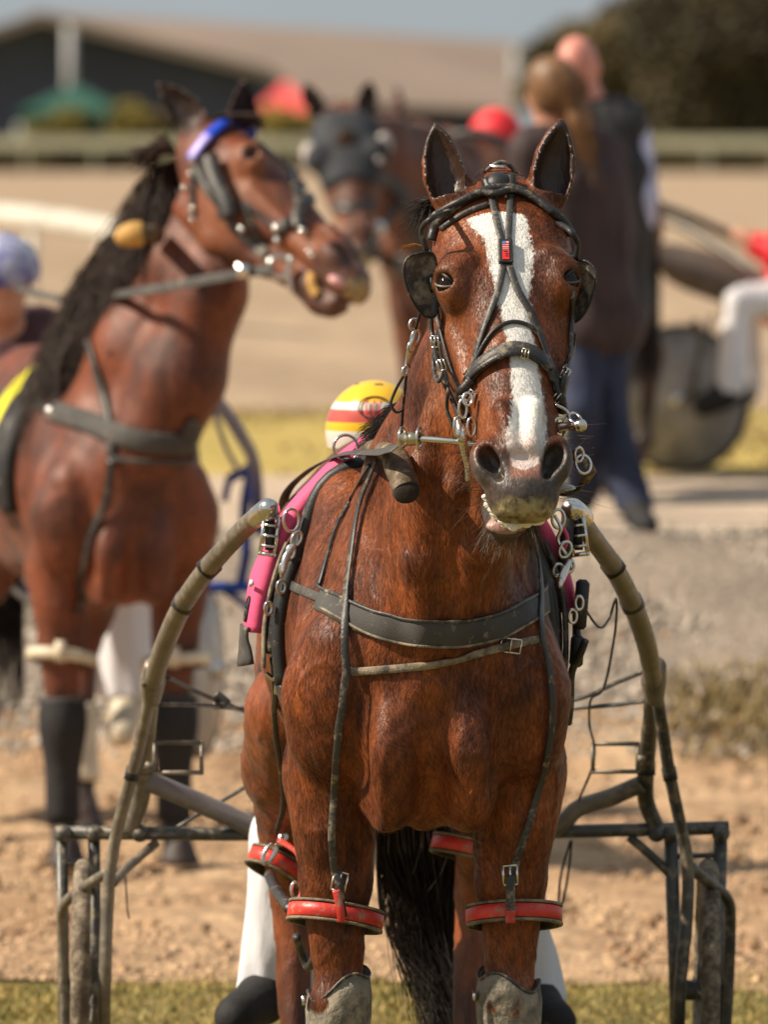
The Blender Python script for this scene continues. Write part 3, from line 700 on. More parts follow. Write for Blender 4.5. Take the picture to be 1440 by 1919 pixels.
prism('roof_slope', [a, b, b+up, a+up], (0, 64, 0), M_roof, sh); prism('roof_slope', [c, a, a+up, c+up], (0, 64, 0), M_roof, sh)
gs = thing('grandstand_hall', 'long low brown roofed hall running behind the far fence', 'hall', W(560, 262, 392))
prism('wall', [W(60, 262, 395), W(965, 262, 395), W(965, 205, 395), W(60, 180, 395)], (0, 25, 0), M_wallp, gs)
prism('roof', [W(50, 168, 392), W(975, 210, 392), W(975, 96, 410), W(50, 36, 410)], (0, 1, .4), M_roof, gs)
prism('dark_opening', [W(560, 262, 393), W(965, 262, 393), W(965, 224, 393), W(560, 224, 393)], (0, 1.5, 0), M_shedwall, gs)
for px, w_, t_ in ((385, 26, 44), (560, 44, 52), (660, 14, 60)):
    o = prism('rooftop_unit', [W(px-w_/2, 96, 412), W(px+w_/2, 96, 412), W(px+w_/2, t_, 412), W(px-w_/2, t_, 412)], (0, 1.5, 0), mat('unit', (.28, .2, .15)), gs)
M_pole = mat('pale_pole', (.42, .42, .42), .5)
def pole(px, r0, r1, d, rad, lab):
    o = tube('flag_pole', [W(px, r0, d), W(px, r1, d)], rad, M_pole, None, 8, 1); tag(o, lab, 'pole')
pole(130, 262, 46, 270, .13, 'pale pole rising above the green marquee')
pole(966, 262, 92, 300, .10, 'pale pole at the end of the brown hall')
# marquees
M_green = mat('green_canvas', (.015, .085, .06), .8); M_redc = mat('red_canvas', (.75, .09, .09), .8)
def marquee(px0, px1, rt, rb, d, m, lab):
    t = thing('marquee', lab, 'marquee', W((px0+px1)/2, rb+50, d)); c_ = W((px0+px1)/2, rt, d+2); hw_ = (W(px1, rb, d)-W(px0, rb, d)).x/2; zb = W(px0, rb, d).z; V = [(c_.x, c_.y, c_.z)]
    n = 5
    for sx, sy in ((-1, -1), (1, -1), (1, 1), (-1, 1)): V.append((c_.x+sx*hw_, c_.y+sy*1.8, zb))
    for sx, sy in ((-1, -1), (1, -1), (1, 1), (-1, 1)): V.append((c_.x+sx*hw_, c_.y+sy*1.8, zb-.35))
    F = [(0, 1, 2), (0, 2, 3), (0, 3, 4), (0, 4, 1), (1, 5, 6, 2), (2, 6, 7, 3), (3, 7, 8, 4), (4, 8, 5, 1)]
    mesh_obj('canopy', V, F, m, t, False)
    for k in range(5, 9): tube('leg', [V[k], (V[k][0], V[k][1], zb-2.0)], .05, M_pole, t, 6, 1)
marquee(38, 240, 158, 208, 262, M_green, 'green marquee in front of the navy shed')
marquee(470, 600, 150, 214, 262, M_redc, 'red marquee showing between the two blurred horses')
# trees, bushes, hedge
M_leafd = mat('dark_leaf', (.10, .075, .032), .8, var=.5, vscale=.6, col2=(.045, .036, .018)); M_leafo = mat('olive_leaf', (.17, .12, .045), .8, var=.4, vscale=1.2, col2=(.07, .055, .02))
M_leafy = mat('yellow_leaf', (.36, .27, .05), .8, var=.4, vscale=.8, col2=(.16, .14, .03)); M_bark = mat('bark', (.10, .07, .045), .9)
def foliage(name, blobs, n, size, m, parent=None):
    Vs = []; tot = sum(b[3]**2 for b in blobs)
    for x, y, z, r in blobs:
        k = int(n*r*r/tot); v = RNG.normal(size=(k, 3)); v /= np.linalg.norm(v, axis=1)[:, None]; v *= (RNG.random(k)**.4*r)[:, None]; v[:, 2] *= .75
        Vs.append(v+[x, y, z])
    c = np.concatenate(Vs); k = len(c); a = RNG.normal(size=(k, 3)); a /= np.linalg.norm(a, axis=1)[:, None]; b = np.cross(a, RNG.normal(size=(k, 3))); b /= np.linalg.norm(b, axis=1)[:, None]
    s = size*RNG.uniform(.5, 1.3, k)[:, None]; V = np.stack([c-a*s, c+b*s*.5, c+a*s, c-b*s*.5], 1).reshape(-1, 3)
    return mesh_obj(name, V, np.arange(4*k).reshape(-1, 4), m, parent, False)
def tree(px, row0, d, blobs, n, size, m, lab, name='tree', tr=.25):
    b = W(px, row0, d); b.z = gz(d-D0); t = thing(name, lab, 'tree', b)
    bl = []
    for p_, r_, dr, rad in blobs:
        w_ = W(p_, r_, d+dr); bl.append((w_.x, w_.y, w_.z, rad))
    c = np.mean([x[:3] for x in bl], 0)
    bg_ = Bag().add(*tube_geo([b, (b.x*.6+c[0]*.4, b.y, b.z+(c[2]-b.z)*.6), tuple(c)], [tr, tr*.7, tr*.3], 8, 4))
    for x in bl[::2]: bg_.add(*tube_geo([(b.x*.6+c[0]*.4, b.y, b.z+(c[2]-b.z)*.5), tuple(x[:3])], [tr*.4, tr*.12], 6, 1))
    bg_.out('trunk', M_bark, t); foliage('crown', bl, n, size, m, t)
random.seed(5)
tree(1350, 300, 265, [(a_, b_, e_, r_*2) for a_, b_, e_, r_ in [(1280, 40, 0, .9), (1340, 10, 1, 1.1), (1420, 60, 0, 1.2), (1300, 130, 0, .9), (1390, 160, 1, 1.1), (1250, 90, 0, .6), (1440, 200, 0, .9), (1200, 20, 1, .5), (1350, 80, -1, .7), (1330, 215, 0, .8), (1400, 235, 1, .7), (1290, 225, 1, .6), (1480, -40, 0, 1.5), (1560, 100, 0, 1.4)]], 22000, .16, M_leafd, 'dark dense tree filling the top right corner')
tree(1140, 300, 275, [(a_, b_, e_, r_*1.9) for a_, b_, e_, r_ in [(1040, 110, 0, .55), (1085, 90, 1, .6), (1150, 110, 0, .8), (1180, 60, 0, .7), (1210, 150, 0, .8), (1120, 170, 0, .6), (1240, 210, 0, .6), (1180, 225, 1, .7), (1020, 170, 0, .5), (1100, 235, 0, .6)]], 15000, .16, M_leafo, 'olive tree behind the two walking people', tr=.15)
for px, row, r, m, lab in ((115, 232, .50, M_leafy, 'yellow flowering bush under the green marquee'), (265, 232, .62, M_leafy, 'yellow flowering bush left of the tossing horse ear'), (200, 236, .4, M_leafo, 'low olive bush between the two yellow bushes'), (548, 222, .55, M_leafy, 'yellow bush beneath the red marquee'), (590, 250, .5, M_leafo, 'olive bush behind the hooded horse'), (330, 238, .45, M_leafo, 'olive bush behind the neck of the tossing horse')):
    k = 255/72.; c_ = W(px, row, 256); t = thing('bush', lab, 'bush', (c_.x, c_.y, gz(238)))
    foliage('leaves', [(c_.x+random.uniform(-.6, .6), c_.y+random.uniform(-.4, .4), c_.z+random.uniform(-.35, .25), r*random.uniform(.6, 1)) for _ in range(7)], 1500, .10, m, t)
    Bag().add(*tube_geo([(c_.x, c_.y, gz(238)), (c_.x, c_.y, c_.z)], .05, 6, 1)).out('stem', M_bark, t)
o = foliage('hedge', [(x, 256-D0+random.uniform(-1, 1), gz(236)+.35, .62) for x in np.arange(-11, 12, .45)], 22000, .10, M_leafo); tag(o, 'low brown hedge running behind the running rail', 'hedge')
# running rail
M_rail = mat('pale_rail', (.50, .50, .34), .6)
fn = thing('running_rail', 'pale running rail crossing behind everything in front of the hedge', 'fence', (0, 230, gz(230)))
za = H-(268-300)*250/18000.
Bag().add(*box_geo((0, 232, za), (26, .12, .30))).out('rail', M_rail, fn, False)
for px in range(-80, 1500, 128):
    x = PX(px, 232); Bag().add(*box_geo((x, 232.12, (gz(232)+za-.15)/2), (.12, .1, za-.15-gz(232)))).out('post', M_rail, fn, False)
# inner white rail at left
fr = thing('white_rail', 'low white curving rail at the left across the sandy track', 'rail', (PX(0, 60), 60, gz(60)))
M_wr = mat('white_rail_paint', (.62, .60, .52), .5)
pts = [P(-60, 398, 60), P(60, 408, 58), P(190, 428, 56), P(320, 452, 54), P(420, 470, 53)]
Bag().add(*tube_geo([tuple(p_) for p_ in pts], .085, 8, 5)).out('rail', M_wr, fr)
for p_ in pts: tube('post', [(p_.x, p_.y+.04, p_.z), (p_.x, p_.y+.04, gz(p_.y))], .035, M_wr, fr, 6, 1)
# ------------------------------------------------------------------ bridle of the front horse
yb = float(hw(0, .54, -.05)[1])         # depth of the bit
ye = float(hw(0, .24, -.03)[1])         # depth of the eye line
yp = float(hw(0, .02, -.03)[1])         # depth of the poll
br = thing('bridle', 'black leather bridle with blinkers and padded noseband on the front horse', 'bridle', tuple(hw(0, 0, 0)))
def strap(name, pts, w, m, parent, off=.002, th=.0035, y0=None, n=8):
    return Bag().add(*drape(pts, w, off, n, (ye if parent is br else .33) if y0 is None else y0, th, ye+.12 if parent is br else None)).out(name, m, parent)
def cord(name, pts, r, m, parent, n=8, sm=6):  # (px,row,y)
    return tube(name, [P(*q) for q in pts], r, m, parent, n, sm)
def dtube(name, pts, r, m, parent, off=None, n=8):
    q = catmull(pts, n); c = []
    for px, row in q:
        a, b = hit(px, row, ye, ye+.16); c.append(np.array(a+b*(r*.8 if off is None else off)))
    c = np.array(c)
    for _ in range(3): c[1:-1] = .5*c[1:-1]+.25*(c[:-2]+c[2:])
    return Bag().add(*tube_geo(c, r, 8, 1)).out(name, m, parent)
# face straps
strap('face_strap', [(922, 372), (930, 410), (942, 455)], .0125, M_leather_dusty, br)
strap('face_strap', [(957, 372), (955, 410), (953, 455)], .0125, M_leather_dusty, br)
strap('face_strap', [(944, 500), (934, 548), (915, 600), (899, 650), (888, 700), (880, 738)], .0125, M_leather_dusty, br, off=.004)
strap('face_strap', [(955, 500), (970, 545), (995, 590), (1014, 640), (1030, 690), (1040, 735)], .0135, M_leather_dusty, br, off=.004)
a_, n_ = hit(948, 476); nn = Vector(n_); q_ = nn.to_track_quat('Z', 'Y').to_matrix()
pl = Bag().add(*box_geo(a_+nn*.008, (.027, .052, .010), q_)).out('keeper_plate', M_rubber, br, False)
bv = pl.modifiers.new('b', 'BEVEL'); bv.width = .002; bv.segments = 2
M_fl = mat('flag_white', (.75, .45, .42), .4); M_fr = mat('badge_red', (.70, .03, .03), .3); M_fb = mat('flag_blue', (.12, .18, .45), .4)
fl = Bag().add(*box_geo(a_+nn*.0135+q_@Vector((0, .010, 0)), (.012, .018, .002), q_)).out('flag_badge', M_fl, pl, False)
for k in range(3): Bag().add(*box_geo(a_+nn*.0148+q_@Vector((0, .004+.005*k, 0)), (.012, .0018, .001), q_)).out('red_stripe', M_fr, pl, False)
Bag().add(*box_geo(a_+nn*.0150+q_@Vector((-.003, .0155, 0)), (.006, .006, .001), q_)).out('blue_corner', M_fb, pl, False)
Bag().add(*box_geo(a_+nn*.0135+q_@Vector((0, -.011, 0)), (.013, .020, .002), q_)).out('red_badge', M_fr, pl, False)
for dy in (-.004, -.009, -.014): Bag().add(*box_geo(a_+nn*.0148+q_@Vector((.002*(dy < -.008), dy, 0)), (.006, .0016, .001), q_)).out('dark_letter', M_rubber, pl, False)
# browband, crown and cords
dtube('browband', [(816, 452), (824, 425), (850, 398), (885, 375), (920, 361), (950, 358), (985, 368), (1020, 392), (1048, 416), (1064, 440)], .0095, M_leather, br)
dtube('crown_cord', [(822, 410), (860, 392), (900, 372), (930, 374), (962, 366), (1000, 382), (1030, 408)], .0075, M_leather, br, off=.014)
dtube('crown_cord', [(830, 430), (850, 416), (880, 398), (915, 385)], .006, M_leather_dusty, br, off=.003)
cord('blinker_stay', [(800, 470, ye-.01), (791, 430, ye-.02), (812, 408, ye-.05), (850, 396, yp-.03)], .0055, M_rubber, br)
cord('blinker_stay', [(1040, 414, yp-.04), (1068, 432, ye-.03), (1083, 455, ye-.02), (1080, 485, ye-.01)], .0055, M_rubber, br)
cord('poll_loop', [(893, 352, yp+.03), (915, 318, yp+.02), (940, 304, yp+.015), (962, 316, yp+.02), (978, 346, yp+.03)], .0045, M_leather_dusty, br)
Bag().add(*ball_geo(P(934, 350, yp-.025), (.030, .03, .028), 14, 9)).out('poll_pad', M_rubber, br)
cord('poll_knot', [(912, 338, yp-.03), (922, 360, yp-.05), (935, 372, yp-.06)], .011, M_leather, br); cord('poll_knot', [(960, 330, yp-.02), (958, 352, yp-.045), (958, 372, yp-.06)], .009, M_leather, br)
Bag().add(*box_geo(P(934, 313, yp+.005), (.030, .006, .008))).out('buckle', M_chrome, br)
# noseband
strap('noseband', [(882, 712), (900, 690), (930, 667), (962, 655), (995, 662), (1022, 685), (1038, 715)], .028, M_leather_dusty, br, off=.002, th=.010)
strap('noseband_strap', [(884, 716), (903, 697), (933, 677), (965, 666), (997, 672), (1024, 695)], .013, M_leather, br, off=.012, th=.004)
dtube('nose_roll', [(893, 682), (907, 650), (930, 618), (962, 604), (995, 614), (1016, 642), (1028, 676)], .0042, M_leather, br)
def buckle(px, row, y, w, h, rot, parent, m=M_chrome, r=.0018):
    c_ = P(px, row, y); R_ = Matrix.Rotation(math.radians(rot), 3, 'Y')
    pts = [c_+R_@Vector((x*w/2, 0, z*h/2)) for x, z in ((-1, -1), (1, -1), (1, 1), (-1, 1))]
    V = []; b = Bag()
    for i in range(4): b.add(*tube_geo([pts[i], pts[(i+1) % 4]], r, 6, 1))
    b.add(*tube_geo([c_+R_@Vector((0, -.002, -h/2)), c_+R_@Vector((0, -.003, h/2))], r*.8, 6, 1))
    return b.out('buckle', m, parent)
def hy(px, row, y=0): a, b = hit(px, row, y); return float(a[1])
buckle(985, 663, hy(985, 663)-.018, .012, .018, 10, br, M_brass, .0012)
# cheek straps
strap('cheek_strap', [(812, 470), (812, 520), (814, 580), (822, 640), (836, 700), (855, 745), (868, 775)], .013, M_leather, br, off=.004)
strap('cheek_strap', [(822, 590), (836, 640), (850, 690), (868, 735)], .009, M_leather_dusty, br, off=.004)
strap('cheek_strap', [(1073, 470), (1071, 540), (1068, 620), (1062, 690), (1052, 740), (1048, 770)], .012, M_leather, br, off=.004)
cord('side_strap', [(808, 590, ye+.06), (812, 640, ye+.04), (826, 700, yb+.05), (846, 745, yb+.03), (866, 792, yb+.01)], .0045, M_leather, br)
cord('side_strap', [(818, 620, ye+.03), (828, 670, ye+.02), (840, 720, yb+.03), (838, 765, yb+.03), (850, 800, yb+.02)], .0035, M_leather, br)
cord('side_strap', [(815, 640, ye+.03), (813, 690, ye+.02), (822, 715, yb+.03), (830, 690, yb+.03), (824, 640, yb+.03)], .004, M_leather_dusty, br)
cord('side_strap', [(1070, 600, ye), (1074, 650, ye), (1060, 700, yb+.02), (1052, 745, yb+.01)], .006, M_leather, br)
cord('side_strap', [(1066, 640, ye-.01), (1078, 625, ye-.01), (1072, 665, ye-.01), (1058, 690, yb+.01)], .003, M_leather, br)
for q in ((828, 684, -20), (882, 742, 35), (1060, 700, 30), (1046, 745, 40), (815, 640, 0)): buckle(q[0], q[1], min(hy(q[0], q[1], yb), yb+.03)-.012, .013, .020, q[2], br, M_chrome, .0016)
dtube('chin_joint', [(868, 740), (880, 725), (892, 712)], .010, M_leather, br); dtube('chin_joint', [(872, 742), (876, 765), (882, 790)], .008, M_leather, br); dtube('chin_joint', [(1036, 712), (1044, 740), (1048, 770)], .010, M_leather, br)
# blinkers: cupped leather plates
M_blk = mat('speckled_leather', (.055, .052, .048), .38, bump=.0008, bscale=150, dirt=.85)
def blinker(outl, xin, yin, sgn):
    pts = catmull(outl, 6, True); c = np.mean(pts, 0); V = []; F = []; n = len(pts); K = 6
    for lay in (0, 1):
        for k in range(K+1):
            t = k/K
            for px, row in pts:
                qx, qr = c[0]+(px-c[0])*t, c[1]+(row-c[1])*t
                bul = .030*abs(qx-xin)/60.; dish = .012*(1-t*t)
                v = P(qx, qr, yin-bul*1.1+dish+lay*.0035); V.append(tuple(v))
    for lay in (0, 1):
        for k in range(K):
            for i in range(n):
                j = (i+1) % n; b = lay*(K+1)*n; f = (b+k*n+i, b+k*n+j, b+(k+1)*n+j, b+(k+1)*n+i); F.append(f if lay else f[::-1])
    for i in range(n): j = (i+1) % n; F.append((K*n+i, K*n+j, (2*K+1)*n+j, (2*K+1)*n+i))
    o = mesh_obj('blinker', V, F, M_blk, br)
    e = [P(px, row, yin-.033*abs(px-xin)/60.) for px, row in pts]
    Bag().add(*tube_geo(e, .0024, 6, 1, True)).out('blinker_rim', M_leather, o)
blinker([(812, 476), (775, 478), (760, 490), (757, 515), (768, 552), (784, 580), (800, 594), (818, 588), (822, 530)], 815, ye-.005, -1)
blinker([(1068, 496), (1085, 488), (1104, 492), (1118, 512), (1113, 550), (1098, 585), (1080, 603), (1066, 600), (1064, 545)], 1068, ye+.0, 1)
# metalwork by the mouth
cord('bit_bar', [(782, 822, yb+.03), (850, 827, yb+.005), (900, 834, yb-.005)], .006, M_chrome, br)
cord('bit_cheek', [(858, 786, yb+.012), (866, 812, yb), (873, 850, yb+.004), (877, 878, yb+.01), (876, 901, yb+.015)], [.005, .011, .009, .006, .004], M_chrome, br)
for c_, R_, e_, nv in (((884, 800), .017, .5, (.5, -1, 0)), ((868, 766), .017, .45, (.2, -1, 0)), ((877, 748), .012, .7, (0, -1, .3)), ((857, 800), .018, .35, (.6, -1, 0))):
    Bag().add(*ring_geo(P(*c_, yb-.012), nv, R_, .0028, e_, (0, 0, 1))).out('ring', M_chrome, br)
cord('bit_cheek', [(1048, 802, yb+.0), (1068, 798, yb-.01), (1086, 798, yb-.02)], [.011, .008, .012], M_chrome, br)
Bag().add(*ball_geo(P(1089, 797, yb-.02), (.012, .012, .012), 14, 9)).out('bit_ball', M_chrome, br)
for c_, R_, e_, nv in (((1050, 802), .019, .75, (.6, -1, .1)), ((1078, 784), .018, .6, (.2, -.6, 1)), ((1086, 852), .013, .7, (.6, -1, 0)), ((1094, 870), .018, .8, (.3, -1, .4))):
    Bag().add(*ring_geo(P(*c_, yb-.008), nv, R_, .003, e_, (0, 0, 1))).out('ring', M_chrome, br)
cord('curb_strap', [(1050, 800, yb), (1066, 780, yb), (1060, 768, yb), (1042, 758, yb-.02)], .003, M_chrome, br)
Bag().add(*ribbon_geo([P(1072, 852, yb+.02), P(1098, 862, yb+.0), P(1110, 885, yb), P(1096, 902, yb+.02)], [(0, -1, .3), (.5, -1, 0), (.7, -1, 0), (.5, -1, -.5)], .020, .004)).out('chin_strap', M_brown, br)
cord('curb_strap', [(1094, 902, yb+.02), (1084, 918, yb+.03), (1062, 926, yb+.04), (1038, 922, yb+.05)], .0045, M_leather, br)
Bag().add(*ball_geo(P(1050, 916, yb+.06), (.03, .03, .012), 12, 8)).out('chin_pad', mat('pale_pad', (.5, .48, .44), .5), br)
# cord and snap hanging at the left of the cheek
cord('check_cord', [(796, 545, ye+.10), (784, 600, ye+.12), (768, 660, ye+.16), (758, 740, ye+.20), (752, 812, ye+.24)], .003, M_rubber, br)
cord('check_cord', [(768, 686, ye+.14), (752, 712, ye+.15), (740, 735, ye+.16), (733, 756, ye+.16), (742, 772, ye+.16), (756, 768, ye+.16)], .003, M_rubber, br)
for c_, R_, e_ in (((776, 608), .010, .8), ((779, 632), .013, .55), ((771, 650), .009, .6), ((760, 695), .008, .6)):
    Bag().add(*ring_geo(P(*c_, ye+.13), (.3, -1, 0), R_, .0032, e_, (.3, 0, 1))).out('ring', M_chrome, br)
cord('snap_hook', [(781, 618, ye+.13), (772, 645, ye+.13), (765, 672, ye+.14), (760, 690, ye+.14)], [.003, .0065, .005, .003], M_chrome, br)
# head pole beside the neck
yq = float(hit(757, 890)[0].y)-.085
hp_ = thing('head_pole', 'stubby brown leather covered head pole with a dark end beside the front horse neck', 'head pole', tuple(P(752, 880, yq)))
tube('pole', [P(690, 838, yq+.55), P(728, 848, yq+.22), P(746, 866, yq+.05)], [.016, .019, .021], M_brown, hp_, 14, 6)
tube('end_cap', [P(742, 860, yq+.07), P(750, 884, yq+.03), P(754, 896, yq+.01)], [.026, .0265, .023], M_brown, hp_, 18, 5)
tube('end_cap', [P(752, 888, yq+.02), P(757, 902, yq-.01), P(762, 920, yq-.05)], [.0245, .027, .026], M_brown, hp_, 18, 5)
Bag().add(*ball_geo(P(762, 921, yq-.052), (.0255, .007, .022), 18, 8, Matrix.Rotation(-.4, 3, 'Y'))).out('end_disc', mat('dark_end', (.03, .022, .016), .9, bump=.002), hp_)

# ------------------------------------------------------------------ reins
rn = thing('driving_reins', 'flat grey driving rein running from the bit back over the front horse saddle', 'reins', tuple(P(760, 826, yb+.04)))
def flat(name, pts, w, m, parent, th=.003, nrm=(0, -1, .25), n=8):
    q = catmull([list(P(*p_)) for p_ in pts], n); return Bag().add(*ribbon_geo(q, [nrm]*len(q), w, th)).out(name, m, parent)
flat('rein', [(758, 830, yb+.06), (735, 842, yb+.14), (700, 848, yb+.30), (655, 850, .42), (620, 860, .66), (575, 886, 1.0), (535, 930, 1.5), (528, 1000, 2.1)], [.036, .036, .032, .026, .022, .020], M_web, rn, nrm=(-.1, -1, .7))
tube('roller_buckle', [P(756, 824, yb+.045), P(786, 821, yb+.03)], .0125, M_brass, rn, 12, 1)
for px in (754, 787): Bag().add(*ring_geo(P(px, 821, yb+.035), (1, -.4, 0), .019, .0028, .8, (0, 0, 1))).out('ring', M_chrome, rn)
flat('rein', [(1056, 812, yb+.05), (1050, 850, yb+.30), (1044, 880, .35), (1010, 880, 1.0), (860, 1180, 1.9)], .02, M_web, rn, nrm=(.3, -1, .2))

# ------------------------------------------------------------------ harness
hs_ = thing('harness', 'black driving harness with grey breast collar strapped round the front horse', 'harness', tuple(P(700, 850, .55)))
strap('breast_collar', [(602, 1122), (640, 1143), (700, 1168), (760, 1182), (820, 1187), (880, 1184), (940, 1170), (1000, 1142), (1046, 1106)], [.046, .050, .052, .052, .052, .052, .050, .046, .044], M_web, hs_, off=.003, th=.006)
strap('collar_edge', [(600, 1100), (640, 1120), (700, 1144), (760, 1158), (820, 1163), (880, 1160), (940, 1147), (1000, 1118), (1042, 1086)], .006, M_leather_dusty, hs_, off=.009, th=.002)
strap('collar_edge', [(606, 1145), (645, 1166), (705, 1191), (765, 1205), (825, 1210), (885, 1206), (945, 1192), (1003, 1165), (1046, 1130)], .005, M_mudweb, hs_, off=.009, th=.002)
strap('collar_tug', [(518, 1082), (545, 1096), (575, 1110), (604, 1122)], .018, M_web, hs_, y0=.4)
strap('chest_strap', [(648, 1259), (700, 1256), (770, 1250), (840, 1238), (900, 1222), (960, 1208), (1016, 1197)], .0155, M_mudweb, hs_, off=.004, th=.004)
b_ = buckle(958, 1210, hy(958, 1210)-.012, .038, .026, 8, hs_, M_chrome, .0018)
strap('hobble_hanger', [(716, 862), (688, 930), (672, 1000), (664, 1060), (654, 1130), (647, 1200), (648, 1262), (640, 1330), (632, 1400), (627, 1480), (622, 1560), (626, 1620), (634, 1655)], [.009, .012, .015, .0155, .0155, .0145, .0145, .0135], M_leather_dusty, hs_, off=.010, y0=.3)
strap('hobble_hanger', [(985, 985), (998, 1040), (1006, 1100), (1009, 1190), (1022, 1240), (1031, 1310), (1026, 1380), (1010, 1460), (990, 1540), (972, 1600), (960, 1648)], [.012, .013, .0135, .014, .0145, .0145, .0145, .0145], M_leather_dusty, hs_, off=.010, y0=.1)
strap('shoulder_strap', [(698, 872), (664, 930), (634, 990), (616, 1050), (600, 1100)], [.006, .008, .010, .014], M_leather, hs_, off=.004, y0=.5)
strap('shoulder_strap', [(1004, 985), (1020, 1030), (1036, 1072), (1046, 1090)], .009, M_leather_dusty, hs_, off=.004, y0=.4)
cord('hind_hanger', [(512, 1290, .95), (517, 1380, 1.1), (528, 1450, 1.25), (531, 1510, 1.35), (519, 1560, 1.42)], .006, M_leather, hs_)
# saddle roll, pad and cloth laid round the barrel
def girth(yl, a0, a1, n=40, off=0.0):
    out = []; nn_ = []
    for t in np.linspace(a0, a1, n):
        d_ = Vector((math.cos(t), 0, math.sin(t))); o_ = L2W@Vector((d_.x*1.2, yl, 1.12+d_.z*1.2)); dw = L2W.to_3x3()@(-d_)
        r = BVH.ray_cast(o_, dw)
        if r[0] is None: continue
        out.append(np.array(r[0])); nn_.append(np.array(r[1]))
    out, nn_ = np.array(out), np.array(nn_)
    for _ in range(4): out[1:-1] = .5*out[1:-1]+.25*(out[:-2]+out[2:]); nn_[1:-1] = .5*nn_[1:-1]+.25*(nn_[:-2]+nn_[2:])
    return out+nn_*off, nn_
PI = math.pi
c1, n1 = girth(.50, PI*1.12, -PI*.12, 60, .010); Bag().add(*tube_geo(c1, .016, 10, 1)).out('saddle_roll', M_rubber, hs_)
c1, n1 = girth(.56, PI*1.05, -PI*.06, 60, .012); Bag().add(*ribbon_geo(c1, n1, .09, .018)).out('saddle_pad', M_leather, hs_)
c1, n1 = girth(.535, PI*1.08, PI*.80, 24, .034); Bag().add(*ribbon_geo(c1, n1, .022, .006)).out('side_webbing', M_mudweb, hs_)
c1, n1 = girth(.535, PI*.20, -PI*.10, 24, .034); Bag().add(*ribbon_geo(c1, n1, .028, .010)).out('side_webbing', M_leather_dusty, hs_)
c1, n1 = girth(.58, -PI*.12, -PI*.88, 50, .006); Bag().add(*ribbon_geo(c1, n1, .05, .006)).out('girth_strap', M_leather, hs_)
cl_ = thing('saddle_cloth', 'bright pink saddle cloth with grey ends lying over the front horse back', 'saddle cloth', tuple(P(640, 870, .7)))
c1, n1 = girth(.645, PI*1.005, PI*.03, 70, .030); Bag().add(*ribbon_geo(c1, n1, .16, .030)).out('cloth', M_pink, cl_)
c1, n1 = girth(.645, PI*1.075, PI*.995, 10, .056); Bag().add(*ribbon_geo(c1, n1, .155, .012)).out('end_flap', M_web, cl_)
c1, n1 = girth(.645, PI*.02, -PI*.05, 10, .050); Bag().add(*ribbon_geo(c1, n1, .155, .012)).out('end_flap', M_web, cl_)
# number marks on the cloth
cq, nq = girth(.60, PI*.985, PI*.90, 12, .064)
for i_ in (2, 4): Bag().add(*ring_geo(cq[i_], nq[i_], .016, .0028, .8, (0, 0, 1), 20, 6)).out('number_mark', M_rubber, cl_)
Bag().add(*tube_geo([cq[8]+np.array((0, -.02, .01)), cq[9]+np.array((0, -.05, .012)), cq[10]+np.array((0, -.065, 0))], .004, 6, 4)).out('number_mark', MATS['white_cloth'], cl_)
# terret, snaps and shaft holders
Bag().add(*ring_geo(P(648, 838, .56), (.15, -1, 0), .0235, .0032, 1, (0, 0, 1))).out('terret_ring', M_chrome, hs_)
cord('terret_stem', [(664, 856, .56), (676, 866, .56), (682, 882, .56)], .007, M_chrome, hs_)
for c_, R_, e_, u_ in (((546, 975), .022, .7, (0, 0, 1)), ((556, 1010), .015, .6, (.5, 0, 1)), ((545, 1035), .014, .6, (.2, 0, 1)), ((527, 1100), .012, .7, (0, 0, 1)), ((503, 1140), .012, .6, (0, 0, 1)), ((598, 1112), .014, .45, (0, 0, 1)), ((594, 1128), .009, .8, (1, 0, 0)),
        ((1047, 972), .018, .7, (0, 0, 1)), ((1060, 1030), .016, .7, (.5, 0, 1)), ((1068, 1062), .012, .7, (.5, 0, 1)), ((1046, 1068), .012, .7, (.5, 0, 1)), ((1086, 1130), .013, .6, (0, 0, 1)), ((1074, 1155), .013, .6, (0, 0, 1))):
    yy = .42 if c_[0] > 590 and c_[0] < 610 else .47; Bag().add(*ring_geo(P(*c_, yy if c_[0] < 1000 else .42), (.3, -1, 0), R_, .0032, e_, u_)).out('ring', M_chrome, hs_)
cord('snap_hook', [(552, 1020, .45), (536, 1045, .44), (530, 1075, .43)], [.005, .008, .005], M_chrome, hs_); cord('snap_hook', [(540, 1050, .45), (526, 1060, .45), (528, 1082, .45)], .0035, M_chrome, hs_)
cord('snap_hook', [(1070, 1050, .42), (1056, 1078, .40), (1048, 1100, .38)], [.005, .008, .005], M_chrome, hs_); cord('tie_cord', [(1040, 965, .42), (1052, 990, .42), (1046, 1012, .42), (1062, 1040, .42)], .0035, M_chrome, hs_); cord('tie_cord', [(1052, 980, .44), (1064, 1008, .44), (1058, 1028, .44)], .004, M_pink, hs_)
cord('hook', [(498, 1262, .62), (512, 1272, .62), (520, 1268, .62), (518, 1300, .64)], .005, M_chrome, hs_)
cord('trace', [(512, 1235, .6), (516, 1290, .7), (514, 1330, .9)], .007, M_leather, hs_)
cord('side_loop', [(1098, 1200, .5), (1086, 1232, .52), (1072, 1262, .54), (1070, 1320, .56), (1066, 1355, .6)], .0075, M_leather_dusty, hs_)
for (r0, r1, px) in ((960, 1075, 1062), (1085, 1180, 1090), (1190, 1250, 1082)):
    Bag().add(*box_geo(P(px, (r0+r1)/2, .56), (.026, .06, (r1-r0)/1000.), Matrix.Rotation(.08, 3, 'Y'))).out('side_pad', M_rubber, hs_).modifiers.new('b', 'BEVEL').width = .006

